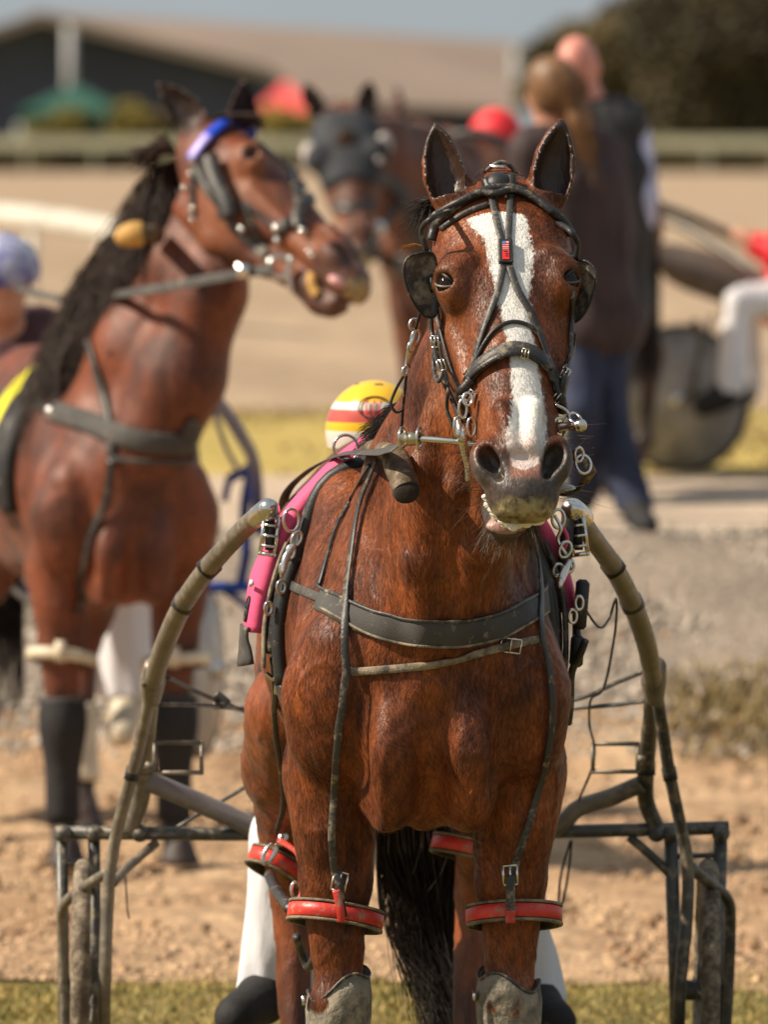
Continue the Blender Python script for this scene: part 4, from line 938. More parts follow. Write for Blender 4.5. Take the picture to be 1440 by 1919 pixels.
# ------------------------------------------------------------------ hobbles
def leg_c(z, g, hind=False):
    y = .225; p_ = L2W@Vector((g*.165, y, z)); return p_
def band_geo(c, rx, ry, h, th, tilt=(0, 0), n=40):
    V = []; F = []; R_ = Matrix.Rotation(tilt[0], 3, 'X')@Matrix.Rotation(tilt[1], 3, 'Y')
    for i in range(n):
        a = 2*PI*i/n
        for dr, dz in ((0, -1), (th, -.8), (th, .8), (0, 1)):
            v = R_@Vector(((rx+dr)*math.cos(a), (ry+dr)*math.sin(a), dz*h/2)); V.append(tuple(v+Vector(c)))
    for i in range(n):
        j = (i+1) % n
        for k in range(4): F.append((i*4+k, j*4+k, j*4+(k+1) % 4, i*4+(k+1) % 4))
    return V, F
def hobble(lab, px, row, y, rx, ry, tilt, hang=None):
    c_ = P(px, row, y); t = thing('hobble', lab, 'hobble', tuple(c_), 'red hobbles round the legs')
    Bag().add(*band_geo(c_, rx, ry, .030, .006, tilt)).out('hoop', M_red, t)
    Bag().add(*band_geo(c_, rx-.007, ry-.007, .040, .006, tilt)).out('lining', M_rubber, t)
    for s_ in (-1, 1):
        R_ = Matrix.Rotation(tilt[0], 3, 'X')@Matrix.Rotation(tilt[1], 3, 'Y'); Bag().add(*band_geo(Vector(c_)+R_@Vector((0, 0, s_*.0175)), rx-.001, ry-.001, .006, .008, tilt)).out('rim', M_mudweb, t)
    return t, c_
t1, c1_ = hobble('red hobble on the foreleg at the left, tipped to the left', 629, 1717, .225, .086, .078, (-.20, .14))
t2, c2_ = hobble('level red hobble on the foreleg at the right', 964, 1716, .225, .086, .078, (-.22, -.02))
def fbuckle(t, px, row, w=.026, h=.036, rot=0):
    y = .225-.095 if px > 600 else 1.4; buckle(px, row, y, w, h, rot, t, M_chrome, .0026)
    return y
flat('hanger_tab', [(644, 1718, .130), (639, 1690, .128), (636, 1655, .128), (634, 1630, .130)], .016, M_leather, t1)
flat('red_tab', [(640, 1728, .124), (638, 1705, .122), (630, 1668, .125)], .015, M_red, t1); fbuckle(t1, 637, 1652, rot=15)
flat('hanger_tab', [(957, 1712, .128), (957, 1680, .126), (958, 1640, .128)], .018, M_leather_dusty, t2)
flat('red_tab', [(957, 1730, .122), (957, 1706, .122)], .018, M_red, t2); fbuckle(t2, 957, 1640, rot=-3)
t3, c3_ = hobble('red hobble on the hind leg at the far left', 517, 1622, 1.62, .055, .075, (-.25, .42))
t4, c4_ = hobble('red hobble on the hind leg seen between the forelegs', 868, 1590, 1.60, .060, .072, (-.15, .22))
cord('joining_strap', [(505, 1640, 1.5), (520, 1672, 1.2), (545, 1705, .5)], .012, M_leather, t3)
cord('red_cord', [(524, 1575, 1.5), (545, 1588, 1.3), (560, 1604, 1.1), (568, 1650, .7), (562, 1700, .4)], .006, M_red, t3)
for c_, R_ in (((505, 1600), .022), ((530, 1572), .012)): Bag().add(*ring_geo(P(*c_, 1.5), (.2, -1, .1), R_, .005, .45, (.6, 0, 1))).out('ring', M_chrome, t3)
cord('hind_loop', [(556, 1755, .45), (566, 1785, .5), (578, 1812, .5), (590, 1790, .45), (588, 1750, .4)], .009, M_leather_dusty, t1); Bag().add(*ring_geo(P(555, 1668, .6), (.2, -1, .1), .016, .0035, .6, (0, 0, 1))).out('ring', M_chrome, t1)
# knee boots
def boot(lab, g, z0, z1, slant):
    p_ = L2W@Vector((g*.162, .225, .4)); t = thing('knee_boot', lab, 'boot', (p_.x, p_.y, z0), 'grey knee boots'); V = []; F = []; n = 36; K = 8
    for sh_ in (0, 1):
        for k in range(K+1):
            u = k/K; r = (.060+.004*math.sin(u*9)-.014*(u-.75)**2*4)-sh_*.005
            for i in range(n):
                a = 2*PI*i/n; z = z0+(z1-z0)*u+(slant*math.cos(a)+.012*math.sin(3*a+g))*u
                V.append((p_.x+r*math.cos(a)*(1+.03*math.sin(5*a)), p_.y-.003+r*1.02*math.sin(a), z))
    for sh_ in (0, 1):
        for k in range(K):
            for i in range(n):
                j = (i+1) % n; b = sh_*(K+1)*n; f = (b+k*n+i, b+k*n+j, b+(k+1)*n+j, b+(k+1)*n+i); F.append(f if not sh_ else f[::-1])
    for i in range(n): j = (i+1) % n; F.append((K*n+i, K*n+j, (2*K+1)*n+j, (2*K+1)*n+i))
    mesh_obj('shell', V, F, M_boot, t)
    Bag().add(*tube_geo([V[K*n+i] for i in range(n)], .0035, 6, 1, True)).out('top_binding', M_leather_dusty, t)
    Bag().add(*box_geo((p_.x-.066, p_.y-.02, z1-.03), (.008, .02, .018))).out('strap_end', M_chrome, t)
boot('muddy grey knee boot on the foreleg at the left', -1, .16, .468, .026); boot('muddy grey knee boot on the foreleg at the right', 1, .16, .475, -.014)
for nm in ('hobble', 'knee_boot'):
    for o in list(C.objects):
        if o.name.split('.')[0] == nm and 'group' in o: del o['group']

# ------------------------------------------------------------------ whiskers, froth, teeth, mane and tail
L = []
for i in range(420):
    x = random.uniform(-.045, .045)-.012; s_ = random.uniform(.62, .70); n0 = -.115+random.uniform(-.02, .02)
    p_ = hw(x, s_, n0); d_ = hw(x*2.2, s_+.10, n0-.06)-p_; d_ /= np.linalg.norm(d_); ln = random.uniform(.02, .055); c_ = RNG.normal(size=3)*.010
    L.append([p_, p_+d_*ln*.5+c_*.3, p_+d_*ln+c_-np.array((0, 0, .004))])
for i in range(70):
    g = random.choice((-1, 1)); x = g*random.uniform(.04, .085); s_ = random.uniform(.52, .67); p_ = hw(x*.8, s_, -.03); d_ = hw(x*2.2, s_+.03, random.uniform(-.1, .05))-p_; d_ /= np.linalg.norm(d_)
    ln = random.uniform(.06, .10); c_ = RNG.normal(size=3)*.012; L.append([p_, p_+d_*ln*.6, p_+d_*ln+c_])
strands('whiskers', L, .00075, M_whisk, front, 'stuff')
fo = Bag()
for i in range(90):
    t = random.random(); x = -.062+t*.10; s_ = .690+.012*math.sin(t*3)-.045*(t < .25)*(1-t*4); r = random.uniform(.003, .008)
    fo.add(*ball_geo(hw(x+random.uniform(-.003, .003), s_, -.066+random.uniform(-.01, .01)), (r*1.6, r, r*1.1), 10, 6))
for dx, ds, r in ((-.012, .703, .010), (-.006, .712, .008), (-.020, .698, .009), (.004, .700, .008), (.014, .697, .007)): fo.add(*ball_geo(hw(dx-.012, ds, -.062), (r*1.2, r*.8, r*1.2), 12, 8))
fo.out('froth', M_foam, front)['kind'] = 'stuff'
te = [Bag().add(*ball_geo(hw(-.03+.011*i, .682, -.068), (.0055, .004, .007), 8, 6)).out('tooth', M_teeth, front) for i in range(5)]
L = []                                                      # ear fringe and forelock wisps
for i in range(260):
    p_ = np.array(P(random.uniform(800, 830), random.uniform(372, 408), yp+.02)); e_ = np.array(P(random.uniform(742, 800), random.uniform(385, 440), yp+random.uniform(.0, .12)))
    L.append([p_, .6*p_+.4*e_+np.array((0, 0, .012)), e_+RNG.normal(size=3)*.006])
strands('mane_wisp', L, .0008, M_mane, front, 'stuff')
L = []
for i in range(60):
    p_ = np.array(P(798, 462, ye)); e_ = np.array(P(750+random.uniform(0, 12), 466+random.uniform(-5, 6), ye-.01)); L.append([p_, (p_+e_)/2+np.array((0, 0, .005))+RNG.normal(size=3)*.001, e_+RNG.normal(size=3)*.002])
strands('mane_wisp', L, .0008, mat('ginger_hair', (.42, .17, .05), .5), front, 'stuff')
L = []
for i in range(420):                                      # mane falling left of the neck towards the withers
    t = random.uniform(.70, 1); a = Vector((.085+.0*t, .13, 1.80)).lerp(Vector((.02, .55, 1.39)), t); p_ = np.array(L2W@(a+Vector((random.uniform(-.02, .02), 0, .03))))
    e_ = p_+np.array((-.04-.07*random.random(), -.03, -.05-.06*random.random())); L.append([p_, .5*(p_+e_)+np.array((-.01, 0, .035)), e_])
for i in range(700):
    p_ = np.array(P(762+random.uniform(-6, 6), random.uniform(748, 812), .30+random.uniform(-.03, .1))); e_ = np.array(P(random.uniform(672, 728), random.uniform(806, 842), .34+random.uniform(-.05, .12)))
    L.append([p_, .55*p_+.45*e_+np.array((0, -.01, .012))+RNG.normal(size=3)*.004, e_+RNG.normal(size=3)*.006])
strands('mane', L, .0012, M_mane, front, 'stuff')
L = []
clump = [random.random() for _ in range(26)]
for i in range(1500):
    b0 = random.random(); c_ = random.choice(clump); b1 = b0*.35+c_*.65; a0 = np.array(P(735+70*b0, 1380, 1.9)); rw_ = 1919+random.uniform(-150, 230)*(.4+.6*abs(c_-.4))
    m0 = np.array(P(706+165*b0, 1590, 1.93+random.uniform(-.06, .06))); m_ = np.array(P(718+140*b1, 1740, 1.98+random.uniform(-.08, .08)))
    e_ = np.array(P((800 if random.random() > .07 else 735)+95*b1+RNG.normal()*9+.12*(rw_-1850), rw_, 1.95+random.uniform(-.1, .1))); L.append(catmull([a0, m0, m_, e_], 4))
strands('tail', L, .0019, M_mane, front)
# ------------------------------------------------------------------ sulky of the front horse
sk = thing('sulky', 'dusty steel racing sulky harnessed behind the front horse', 'sulky', tuple(P(735, 1560, 2.4)))
M_spk = mat('spoke_grey', (.30, .28, .25), .5, .5)
def TB(name, pts, r, m=M_tube, parent=sk, n=12, sm=8): return tube(name, [P(*q) for q in pts], r, m, parent, n, sm)
TB('shaft', [(488, 962, .60), (445, 1003, .80), (392, 1062, 1.05), (345, 1130, 1.35), (310, 1205, 1.65), (286, 1278, 1.95)], [.0195, .020, .0205, .021, .021, .020], sk and M_tube)
TB('shaft', [(1082, 962, .60), (1108, 1003, .80), (1150, 1062, 1.05), (1185, 1130, 1.35), (1212, 1205, 1.65), (1226, 1278, 1.95)], [.0195, .020, .0205, .021, .021, .020])
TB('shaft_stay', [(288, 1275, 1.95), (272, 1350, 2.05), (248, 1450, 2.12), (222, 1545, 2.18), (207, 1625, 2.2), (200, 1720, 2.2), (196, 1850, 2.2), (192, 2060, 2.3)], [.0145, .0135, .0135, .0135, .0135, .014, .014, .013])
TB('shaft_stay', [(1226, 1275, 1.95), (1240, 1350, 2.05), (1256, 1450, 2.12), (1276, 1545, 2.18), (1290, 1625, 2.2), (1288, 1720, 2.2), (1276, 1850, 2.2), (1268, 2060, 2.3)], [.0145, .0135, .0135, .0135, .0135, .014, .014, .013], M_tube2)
for px, row in ((286, 1278), (1226, 1278)):
    o = TB('shaft_joint', [(px+4, row-32, 1.9), (px, row, 1.95), (px-2*(1 if px < 700 else -1), row+34, 1.99)], [.022, .027, .019], M_tube)
    Bag().add(*ball_geo(P(px-14 if px < 700 else px+10, row+2, 1.93), .009, 10, 7)).out('bolt', M_tube2, o)
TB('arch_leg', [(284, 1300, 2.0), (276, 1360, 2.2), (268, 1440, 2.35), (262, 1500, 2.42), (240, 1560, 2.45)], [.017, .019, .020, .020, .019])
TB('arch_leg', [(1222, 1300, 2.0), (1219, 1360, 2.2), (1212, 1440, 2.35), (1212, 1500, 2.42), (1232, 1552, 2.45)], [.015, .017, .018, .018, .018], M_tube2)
TB('crossbar', [(103, 1560, 2.45), (735, 1564, 2.45), (1367, 1551, 2.45)], .0145, M_tube2, sm=2)
TB('arch_brace', [(268, 1460, 2.38), (340, 1490, 2.4), (420, 1525, 2.42), (500, 1562, 2.44), (600, 1600, 2.45)], .022, mat('lilac_grey_tube', (.20, .18, .18), .4, .3, dirt=.4))
TB('arch_brace', [(1205, 1468, 2.38), (1150, 1492, 2.4), (1085, 1515, 2.42), (1045, 1550, 2.44), (940, 1600, 2.45)], .019, M_tube)
for a, b in (((115, 1565), (122, 2070)), ((176, 1568), (180, 2070))): TB('wheel_fork', [(*a, 2.45), (*b, 2.45)], .013, M_tube2, sm=1)
for a, b in (((1258, 1562), (1275, 2070)), ((1352, 1558), (1338, 2070))): TB('wheel_fork', [(*a, 2.45), (*b, 2.45)], .015, M_tube2, sm=1)
TB('fork_tie', [(118, 1616, 2.45), (180, 1616, 2.45)], .007, M_tube2, sm=1); TB('fork_tie', [(1262, 1605, 2.45), (1350, 1602, 2.45)], .006, M_tube2, sm=1)
TB('fork_brace', [(205, 1632, 2.2), (150, 1668, 2.3), (118, 1700, 2.38), (116, 1760, 2.42), (121, 1919, 2.44), (124, 2050, 2.45)], .011, M_tube)
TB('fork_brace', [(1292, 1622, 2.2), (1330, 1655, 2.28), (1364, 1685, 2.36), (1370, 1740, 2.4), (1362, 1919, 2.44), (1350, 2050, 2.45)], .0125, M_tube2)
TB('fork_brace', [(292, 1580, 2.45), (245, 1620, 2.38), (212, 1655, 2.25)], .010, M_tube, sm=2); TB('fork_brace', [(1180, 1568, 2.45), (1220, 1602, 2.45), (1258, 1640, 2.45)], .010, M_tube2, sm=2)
TB('cable', [(312, 1268, 1.95), (360, 1292, 2.1), (405, 1312, 2.2), (462, 1335, 2.3)], .0048, M_tube2); TB('cable', [(296, 1320, 2.0), (380, 1322, 2.1), (462, 1328, 2.3), (700, 1330, 2.3)], .0045, M_tube2)
TB('cable', [(1204, 1260, 1.98), (1150, 1282, 2.1), (1078, 1312, 2.2), (960, 1330, 2.3)], .0048, M_tube2); TB('cable', [(1238, 1308, 2.0), (1180, 1318, 2.1), (1060, 1328, 2.25), (900, 1330, 2.3)], .0045, M_tube2)
TB('cable', [(405, 1300, 2.2), (425, 1318, 2.2), (400, 1322, 2.2)], .009, M_tube2)
TB('cable', [(330, 1552, 2.45), (400, 1510, 2.5), (475, 1466, 2.5)], .0045, M_tube2, sm=2)
TB('cable', [(1085, 1105, .9), (1100, 1145, 1.0), (1125, 1176, 1.1), (1142, 1160, 1.2), (1155, 1122, 1.2), (1156, 1160, 1.3), (1148, 1220, 1.5), (1132, 1290, 1.8), (1108, 1312, 1.9), (1106, 1360, 2.1), (1115, 1400, 2.2), (1110, 1440, 2.3), (1085, 1500, 2.4)], .0028, M_rubber, n=6)
TB('cable', [(1070, 1575, 2.4), (1052, 1640, 2.4), (1048, 1700, 2.4), (1058, 1680, 2.4), (1068, 1620, 2.4), (1072, 1575, 2.4)], .003, M_rubber, n=6)
TB('cable', [(235, 1640, 2.45), (238, 1700, 2.45), (242, 1722, 2.45)], .0018, M_rubber, n=6)
def stirrup(x0, x1, r0, r1, y, arm):
    pts = [P(x0, r0, y), P(x1, r0, y), P(x1, r1, y), P(x0, r1, y)]; b = Bag()
    for i in range(4): b.add(*tube_geo([pts[i], pts[(i+1) % 4]], .0048, 8, 1)); b.add(*ball_geo(pts[i], .0052, 8, 6))
    b.add(*tube_geo([P(*arm[0], y), P(*arm[1], y)], .008, 8, 1)); b.out('stirrup', M_tube, sk)
stirrup(290, 378, 1392, 1448, 2.2, ((272, 1432), (292, 1440))); stirrup(1112, 1196, 1394, 1446, 2.2, ((1196, 1420), (1210, 1424)))
for px, m1, lean in ((157, 0, 0.0), (1325, 1, .02)):
    zc = .262; c_ = Vector((PX(px, 2.45), D0*0+2.45, zc)); R_ = .262; w = Bag()
    q = Matrix.Rotation(lean, 3, 'Y')
    ring = [c_+q@Vector((0, R_*math.cos(2*PI*i/64), R_*math.sin(2*PI*i/64))) for i in range(64)]
    wh = Bag().add(*tube_geo(ring, .0205, 12, 1, True)).out('wheel', M_tyre, sk)
    Bag().add(*tube_geo([c_+q@Vector((0, (R_-.022)*math.cos(2*PI*i/48), (R_-.022)*math.sin(2*PI*i/48))) for i in range(48)], .014, 8, 1, True)).out('rim', M_tube2, wh)
    for i in range(18):
        a = 2*PI*i/18; Bag().add(*tube_geo([c_+q@Vector(((-1)**i*.02, .02*math.cos(a), .02*math.sin(a))), c_+q@Vector((0, .24*math.cos(a), .24*math.sin(a)))], .0022, 5, 1)).out('spoke', M_spk, wh)
    Bag().add(*tube_geo([c_-q@Vector((.05, 0, 0)), c_+q@Vector((.05, 0, 0))], .022, 12, 1)).out('hub', M_tube2, wh)
# clamps and tape along the tubes
for px, row, y, dv, r, m_ in ((392, 1062, 1.05, (-.75, .35, -.75), .0225, M_rubber), (345, 1130, 1.35, (-.5, .4, -.9), .0235, M_tube2), (1185, 1130, 1.35, (.4, .4, -.9), .0235, M_tube2), (1150, 1062, 1.05, (.6, .35, -.8), .0225, M_rubber), (248, 1450, 2.12, (-.25, .05, -1), .0155, M_rubber), (1256, 1450, 2.12, (.2, .05, -1), .0155, M_rubber), (268, 1440, 2.35, (0, 0, 1), .022, M_tube2), (1212, 1440, 2.35, (0, 0, 1), .020, M_rubber)):
    d_ = Vector(dv).normalized()*.014; c_ = P(px, row, y); tube('clamp', [c_-d_, c_+d_], r, m_, sk, 14, 1)
for px in (176, 118, 1258, 1352, 262, 1232): Bag().add(*ball_geo(P(px, 1562, 2.44), (.020, .019, .019), 12, 8)).out('weld', M_tube2, sk)
# shaft tips and chrome holders
for sg, px, rot in ((-1, 500, .12), (1, 1076, -.12)):
    h = tube('shaft_tip', [P(px-sg*2+sg*22, 972, .62), P(px, 956, .56), P(px+ -sg*6, 952, .52)], [.0195, .0225, .016], M_chrome, sk, 16, 6)
    Bag().add(*ball_geo(P(px-sg*2, 956, .545), (.0235, .0235, .0235), 18, 12)).out('cap', M_chrome, h)
    q = Matrix.Rotation(rot, 3, 'Y'); c_ = P(px+(6 if sg < 0 else 8), 1002, .54)
    pts = [c_+q@Vector((x, 0, z)) for x, z in ((-.014, .034), (.014, .034), (.014, -.038), (-.014, -.038))]; b = Bag()
    for i in range(4): b.add(*tube_geo([pts[i], pts[(i+1) % 4]], .0045, 8, 1)); b.add(*ball_geo(pts[i], .005, 8, 6))
    b.out('shaft_buckle', M_chrome, h)
    tube('shaft_pin', [c_+Vector((0, .01, .04)), c_+Vector((0, .01, -.03))], .010, M_rubber, h, 10, 1)
    for k in range(3): Bag().add(*tube_geo([c_+q@Vector((-.014, -.004, .018-.02*k)), c_+q@Vector((.014, -.004, .018-.02*k))], .003, 6, 1)).out('bracket_rib', M_chrome, h)
# seat
Bag().add(*box_geo(P(720, 1480, 2.55), (.42, .30, .05))).out('seat', M_rubber, sk).modifiers.new('b', 'BEVEL').width = .02
TB('seat_post', [(700, 1510, 2.5), (700, 1562, 2.45)], .018, M_tube2, sm=1); TB('seat_post', [(760, 1510, 2.5), (760, 1562, 2.45)], .018, M_tube2, sm=1)

# ------------------------------------------------------------------ people
M_skin = mat('skin', (.55, .27, .18), .5, var=.08); M_skinp = mat('pink_skin', (.62, .25, .19), .45, var=.08)
def figure(t, J, clothes, skin, vox=.010, head_r=.095, face=(0, -1, 0), hair=None):
    """J: joints in world metres; the body is one continuous mesh, garments are shells over it"""
    J = {k: np.array(v, float) for k, v in J.items()}; allp = np.array(list(J.values())); lo, hi = allp.min(0)-.28, allp.max(0)+.28
    def fld(v=vox, l=lo, h=hi): return Field(np.arange(l[0], h[0], v), np.arange(l[1], h[1], v), np.arange(l[2], h[2], v))
    hip = (J['hipL']+J['hipR'])/2; ch = J['chest']; up = J['neck']-hip; up /= np.linalg.norm(up); sd = J['shR']-J['shL']; sd /= np.linalg.norm(sd); fw = np.cross(sd, up)
    fdir = np.array(face, float); fdir /= np.linalg.norm(fdir)
    def torso(f, e=0):
        f.cone(hip-up*.02+sd*.06, hip-up*.02-sd*.06, .115+e, .115+e, .04); f.chain([(hip+sd*.03, .125+e), (ch+sd*.06, .135+e)], .06); f.chain([(hip-sd*.03, .125+e), (ch-sd*.06, .135+e)], .06)
        f.cone(J['shL']*.85+J['shR']*.15, J['shR']*.85+J['shL']*.15, .085+e, .085+e, .06)
    def arms(f, e=0, hand=True):
        for s in 'LR':
            f.cone(J['sh'+s], J['el'+s], .062+e, .046+e, .03); f.cone(J['el'+s], J['ha'+s], .044+e, .030+e, .02)
            if hand:
                d = J['ha'+s]-J['el'+s]; d /= np.linalg.norm(d); pz = J['ha'+s]+d*.05; w = np.cross(d, fw); w /= np.linalg.norm(w)+1e-9; f.cone(J['ha'+s], pz, .028, .030, .015)
                for k in range(4): o_ = pz+w*(k-1.5)*.017; f.cone(o_, o_+d*(.05+.012*(k in (1, 2)))+fw*.012, .0085, .007, .004); 
                f.cone(J['ha'+s]+d*.02-w*.025, J['ha'+s]+d*.06-w*.05, .011, .008, .006)
    def legs(f, e=0, e2=None):
        for s in 'LR':
            f.cone(J['hip'+s], J['kn'+s], .088+e, .058+e, .04); f.cone(J['kn'+s], J['an'+s], .054+e, .036+(e if e2 is None else e2), .02)
    def feet(f, e=0, only='LR'):
        for s in only: f.cone(J['an'+s], J['an'+s]*.7+J['to'+s]*.3, .040+e, .042+e, .02); f.cone(J['an'+s]*.75+J['to'+s]*.25, J['to'+s], .042+e, .034+e, .02)
    f = fld(); torso(f); arms(f); legs(f); feet(f); f.chain([(ch, .07), (J['neck'], .06), (J['head']-up*.06, .055)], .04)
    hd = J['head']; s2 = np.cross(fdir, up); s2 /= np.linalg.norm(s2); RR = np.array([s2, fdir, np.cross(s2, fdir)]).T
    f.ell(hd+up*.01-fdir*.012, (head_r*.80, head_r*1.0, head_r*1.12), .02, R=RR); f.ell(hd+fdir*.03-up*.045, (head_r*.55, head_r*.62, head_r*.75), .03, R=RR)
    f.cone(hd+fdir*head_r*.88+up*.015, hd+fdir*head_r*1.10-up*.022, .009, .016, .012); 
    for s in (-1, 1):
        f.ell(hd+s2*s*head_r*.80-up*.01, (.012, .02, .032), .006, R=RR); f.ell(hd+s2*s*.032+fdir*head_r*.92+up*.012, (.015, .012, .010), .008, True, R=RR)
    f.ell(hd+fdir*head_r*.98-up*.050, (.024, .008, .005), .004, True, R=RR)
    V, F = f.mesh(1); body = mesh_obj('body', V, F, skin, t)
    for s in (-1, 1): Bag().add(*ball_geo(hd+s2*s*.032+fdir*head_r*.86+up*.012, .011, 10, 8)).out('eye', m_eye, t)
    for nm, m, kind, e in clothes:
        if kind == 'shoes':
            for s in 'LR': f = fld(); feet(f, e, s); V, F = f.mesh(1); mesh_obj('shoe', V, F, m, t)
            continue
        f = fld()
        if kind == 'top': torso(f, e); arms(f, e, False)
        elif kind == 'vest': torso(f, e)
        elif kind == 'legs':
            legs(f, e, e*2.2); f.cone(hip-up*.02+sd*.06, hip-up*.02-sd*.06, .115+e, .115+e, .04)
        elif kind == 'shoes': feet(f, e)
        elif kind == 'collar': f.cone(J['neck']-up*.02, J['neck']+up*.02, .07, .066, .02)
        if kind in ('top', 'vest'):
            c0 = J['neck']+up*.05; f.ell(c0, (.085, .085, .05), .01, True)
            b_ = hip-up*.14; f.op(lambda X, Y, Z: (X-b_[0])*up[0]+(Y-b_[1])*up[1]+(Z-b_[2])*up[2], lo, hi, .01, True)
            if kind == 'top':
                for s in 'LR': f.ell(J['ha'+s], (.045, .045, .045), .01, True)
        if kind == 'legs':
            for s in 'LR': f.op((lambda z0: lambda X, Y, Z: Z-z0+0*X+0*Y)(J['an'+s][2]-.01), [J['an'+s][0]-.09, J['an'+s][1]-.12, J['an'+s][2]-.2], [J['an'+s][0]+.09, J['an'+s][1]+.12, J['an'+s][2]-.01], .005, True)
        V, F = f.mesh(1); V = V+vnormals(V, F)*(.010*vnoise(V, (11, 11, 4), 7)+.010*vnoise(V, (26, 26, 5), 2))[:, None]; mesh_obj(nm, V, F, m, t)
    if hair: hair(hd, up, fdir, s2, t, fld, RR)
    return body
# driver of the front sulky, seated
M_helm = mat('helmet_yellow', (.85, .50, .03), .25, var=.05); M_helr = mat('helmet_red', (.55, .10, .08), .25); M_helw = mat('helmet_white', (.75, .70, .62), .25, var=.04); M_maroon = mat('maroon_cloth', (.10, .02, .03), .7)
dr = thing('person', 'seated driver in a yellow helmet and white trousers behind the front horse', 'person', tuple(P(700, 1480, 2.5)))
yd = 2.45; JJ = dict(hipL=P(655, 1440, yd), hipR=P(745, 1440, yd), chest=P(705, 1100, yd-.08), neck=P(703, 925, yd-.12), head=P(702, 835, yd-.16), shL=P(615, 985, yd-.1), shR=P(795, 985, yd-.1),
     elL=P(610, 1170, yd-.15), elR=P(800, 1170, yd-.15), haL=P(670, 1210, yd-.4), haR=P(750, 1210, yd-.4), knL=P(545, 1560, yd-.40), knR=P(925, 1560, yd-.40), anL=P(512, 1858, yd-.32), anR=P(990, 1872, yd-.32), toL=P(440, 1905, yd-.50), toR=P(1042, 1915, yd-.48))
def helm(hd, up, fd, sd, t, fld, RR):
    h = thing('x', 'x', 'x'); bpy.data.objects.remove(h)
    c = hd+up*.03; V = []; F = []; n = 40; K = 22; top = Bag()
    for k in range(K+1):
        th = PI*.60*k/K
        for i in range(n):
            a = 2*PI*i/n; V.append(c+up*.112*math.cos(th)+(sd*math.cos(a)*.104+fd*math.sin(a)*.122)*math.sin(th))
    for k in range(K):
        for i in range(n): F.append((k*n+i, (k+1)*n+i, (k+1)*n+(i+1) % n, k*n+(i+1) % n))
    me = mesh_obj('helmet', V, F, [M_helm, M_helr, M_helw, M_rubber], t)
    for pi_, pg in enumerate(me.data.polygons):
        k, i = divmod(pi_, n); ang = abs(((i+.5)/n*2*PI)-PI/2)
        pg.material_index = 0 if k < 4 else 3 if k == 4 and i % 10 < 3 else 2 if k in (11, 12) else 1 if k in (13, 14, 15) else 0 if k < 18 else 2
    o = Bag().add(*ring_geo(c+up*.055+fd*.105-sd*.0, up*.55+fd, .034, .0018, .75, sd, 28, 5)).out('badge_ring', M_rubber, me)
    for dx in (-.014, .0, .014): Bag().add(*tube_geo([c+up*.070+fd*.100+sd*dx, c+up*.056+fd*.110+sd*(dx+.004), c+up*.040+fd*.117+sd*dx], .0022, 6, 3)).out('badge_letter', M_helr, me)
figure(dr, JJ, [('jacket', M_maroon, 'top', .012), ('trousers', M_white, 'legs', .020), ('shoes', M_black, 'shoes', .010)], M_skin, .010, .095, (0, -1, 0), helm)
# ------------------------------------------------------------------ the other horses
def other_horse(lab, org, th, p, oW, aW, nW, vox, m, blaze=None):
    t = thing('horse', lab, 'horse', org); t.rotation_euler = (0, 0, math.radians(th))
    l2w = Matrix.Translation(org) @ Matrix.Rotation(math.radians(th), 4, 'Z'); w2l = l2w.inverted(); r3 = w2l.to_3x3()
    oo, RR = head_frame(w2l@Vector(oW), r3@Vector(aW), r3@Vector(nW))
    p['ears'] = [(np.array(w2l@Vector(a)), np.array(r3@Vector(b))) for a, b in p['ears']]
    hx = 1.1*max(abs(q[0][0]) for q in p['crest'])+.42
    ex = [oo+RR@np.array([0, .75, .0]), oo+RR@np.array([0, -.1, 0])]+[e[0] for e in p['ears']]
    lo = np.minimum(np.min(ex, 0)-.22, (-.36, -.15, -.01)); hi = np.maximum(np.max(ex, 0)+.22, (.36, 2.05, 1.6))
    f = Field(np.arange(lo[0], hi[0], vox), np.arange(lo[1], hi[1], vox*1.3), np.arange(lo[2], hi[2], vox)); horse_field(f, oo, RR, p)
    V, F = f.mesh(1); V = muscle(V, F, oo, RR); VW = V@np.array(l2w.to_3x3()).T+np.array(l2w.translation)
    o = mesh_obj('hide', VW, F, m, t); paint_horse(o, V, oo, RR, p, blaze)
    hwf = lambda x, s, n: np.array(l2w@Vector(oo+RR@np.array([x, s, n])*p.get('hs', 1.0)))
    for g in (-1, 1): Bag().add(*ball_geo(hwf(g*.110, .232, .013), .0225, 16, 10)).out('eye', m_eye, t)
    return t, l2w, hwf, BVHTree.FromPolygons([tuple(v) for v in VW], [tuple(q) for q in F.tolist()])
# tossing horse at the left
yl = 9.1
pL = dict(crest=[((.25, .06, 2.03), .055), ((.17, .16, 1.86), .065), ((.06, .30, 1.66), .07), ((0, .47, 1.46), .065), ((0, .62, 1.38), .06)],
 mid=[((.25, .03, 1.92), .09), ((.18, .10, 1.72), .135), ((.09, .18, 1.48), .170), ((.02, .26, 1.25), .19)],
 throat=[((.25, -.03, 1.84), .075), ((.21, -.04, 1.66), .10), ((.13, 0, 1.42), .125), ((.04, .06, 1.2), .13)],
 ears=[(P(291, 150, yl), Vector((-.25, -.95, .1))), (P(460, 140, yl+.05), Vector((.3, -.9, .1)))], open=0, legdark=1.0, earw=.050, earback=.75, hs=1.08, muz=.5, holedark=1)
LH, l2wL, hL, bvL = other_horse('bay horse at the left tossing its head sideways with a blue browband', P(255, 1640, yl)*1.0 if False else Vector(((255-720)/659., yl, 0)), 13, pL, P(412, 236, yl+.06), (.535, -.61, -.587), (.65, -.10, .70), .0105, M_coat2)
BVH = bvL
def ys(px, row, y=yl): a, b = hit(px, row, y); return float(a[1])
lb = thing('bridle', 'blurred bridle with a bright blue browband on the tossing horse', 'bridle', tuple(hL(0, 0, 0)))
yb = ye = yl-.1
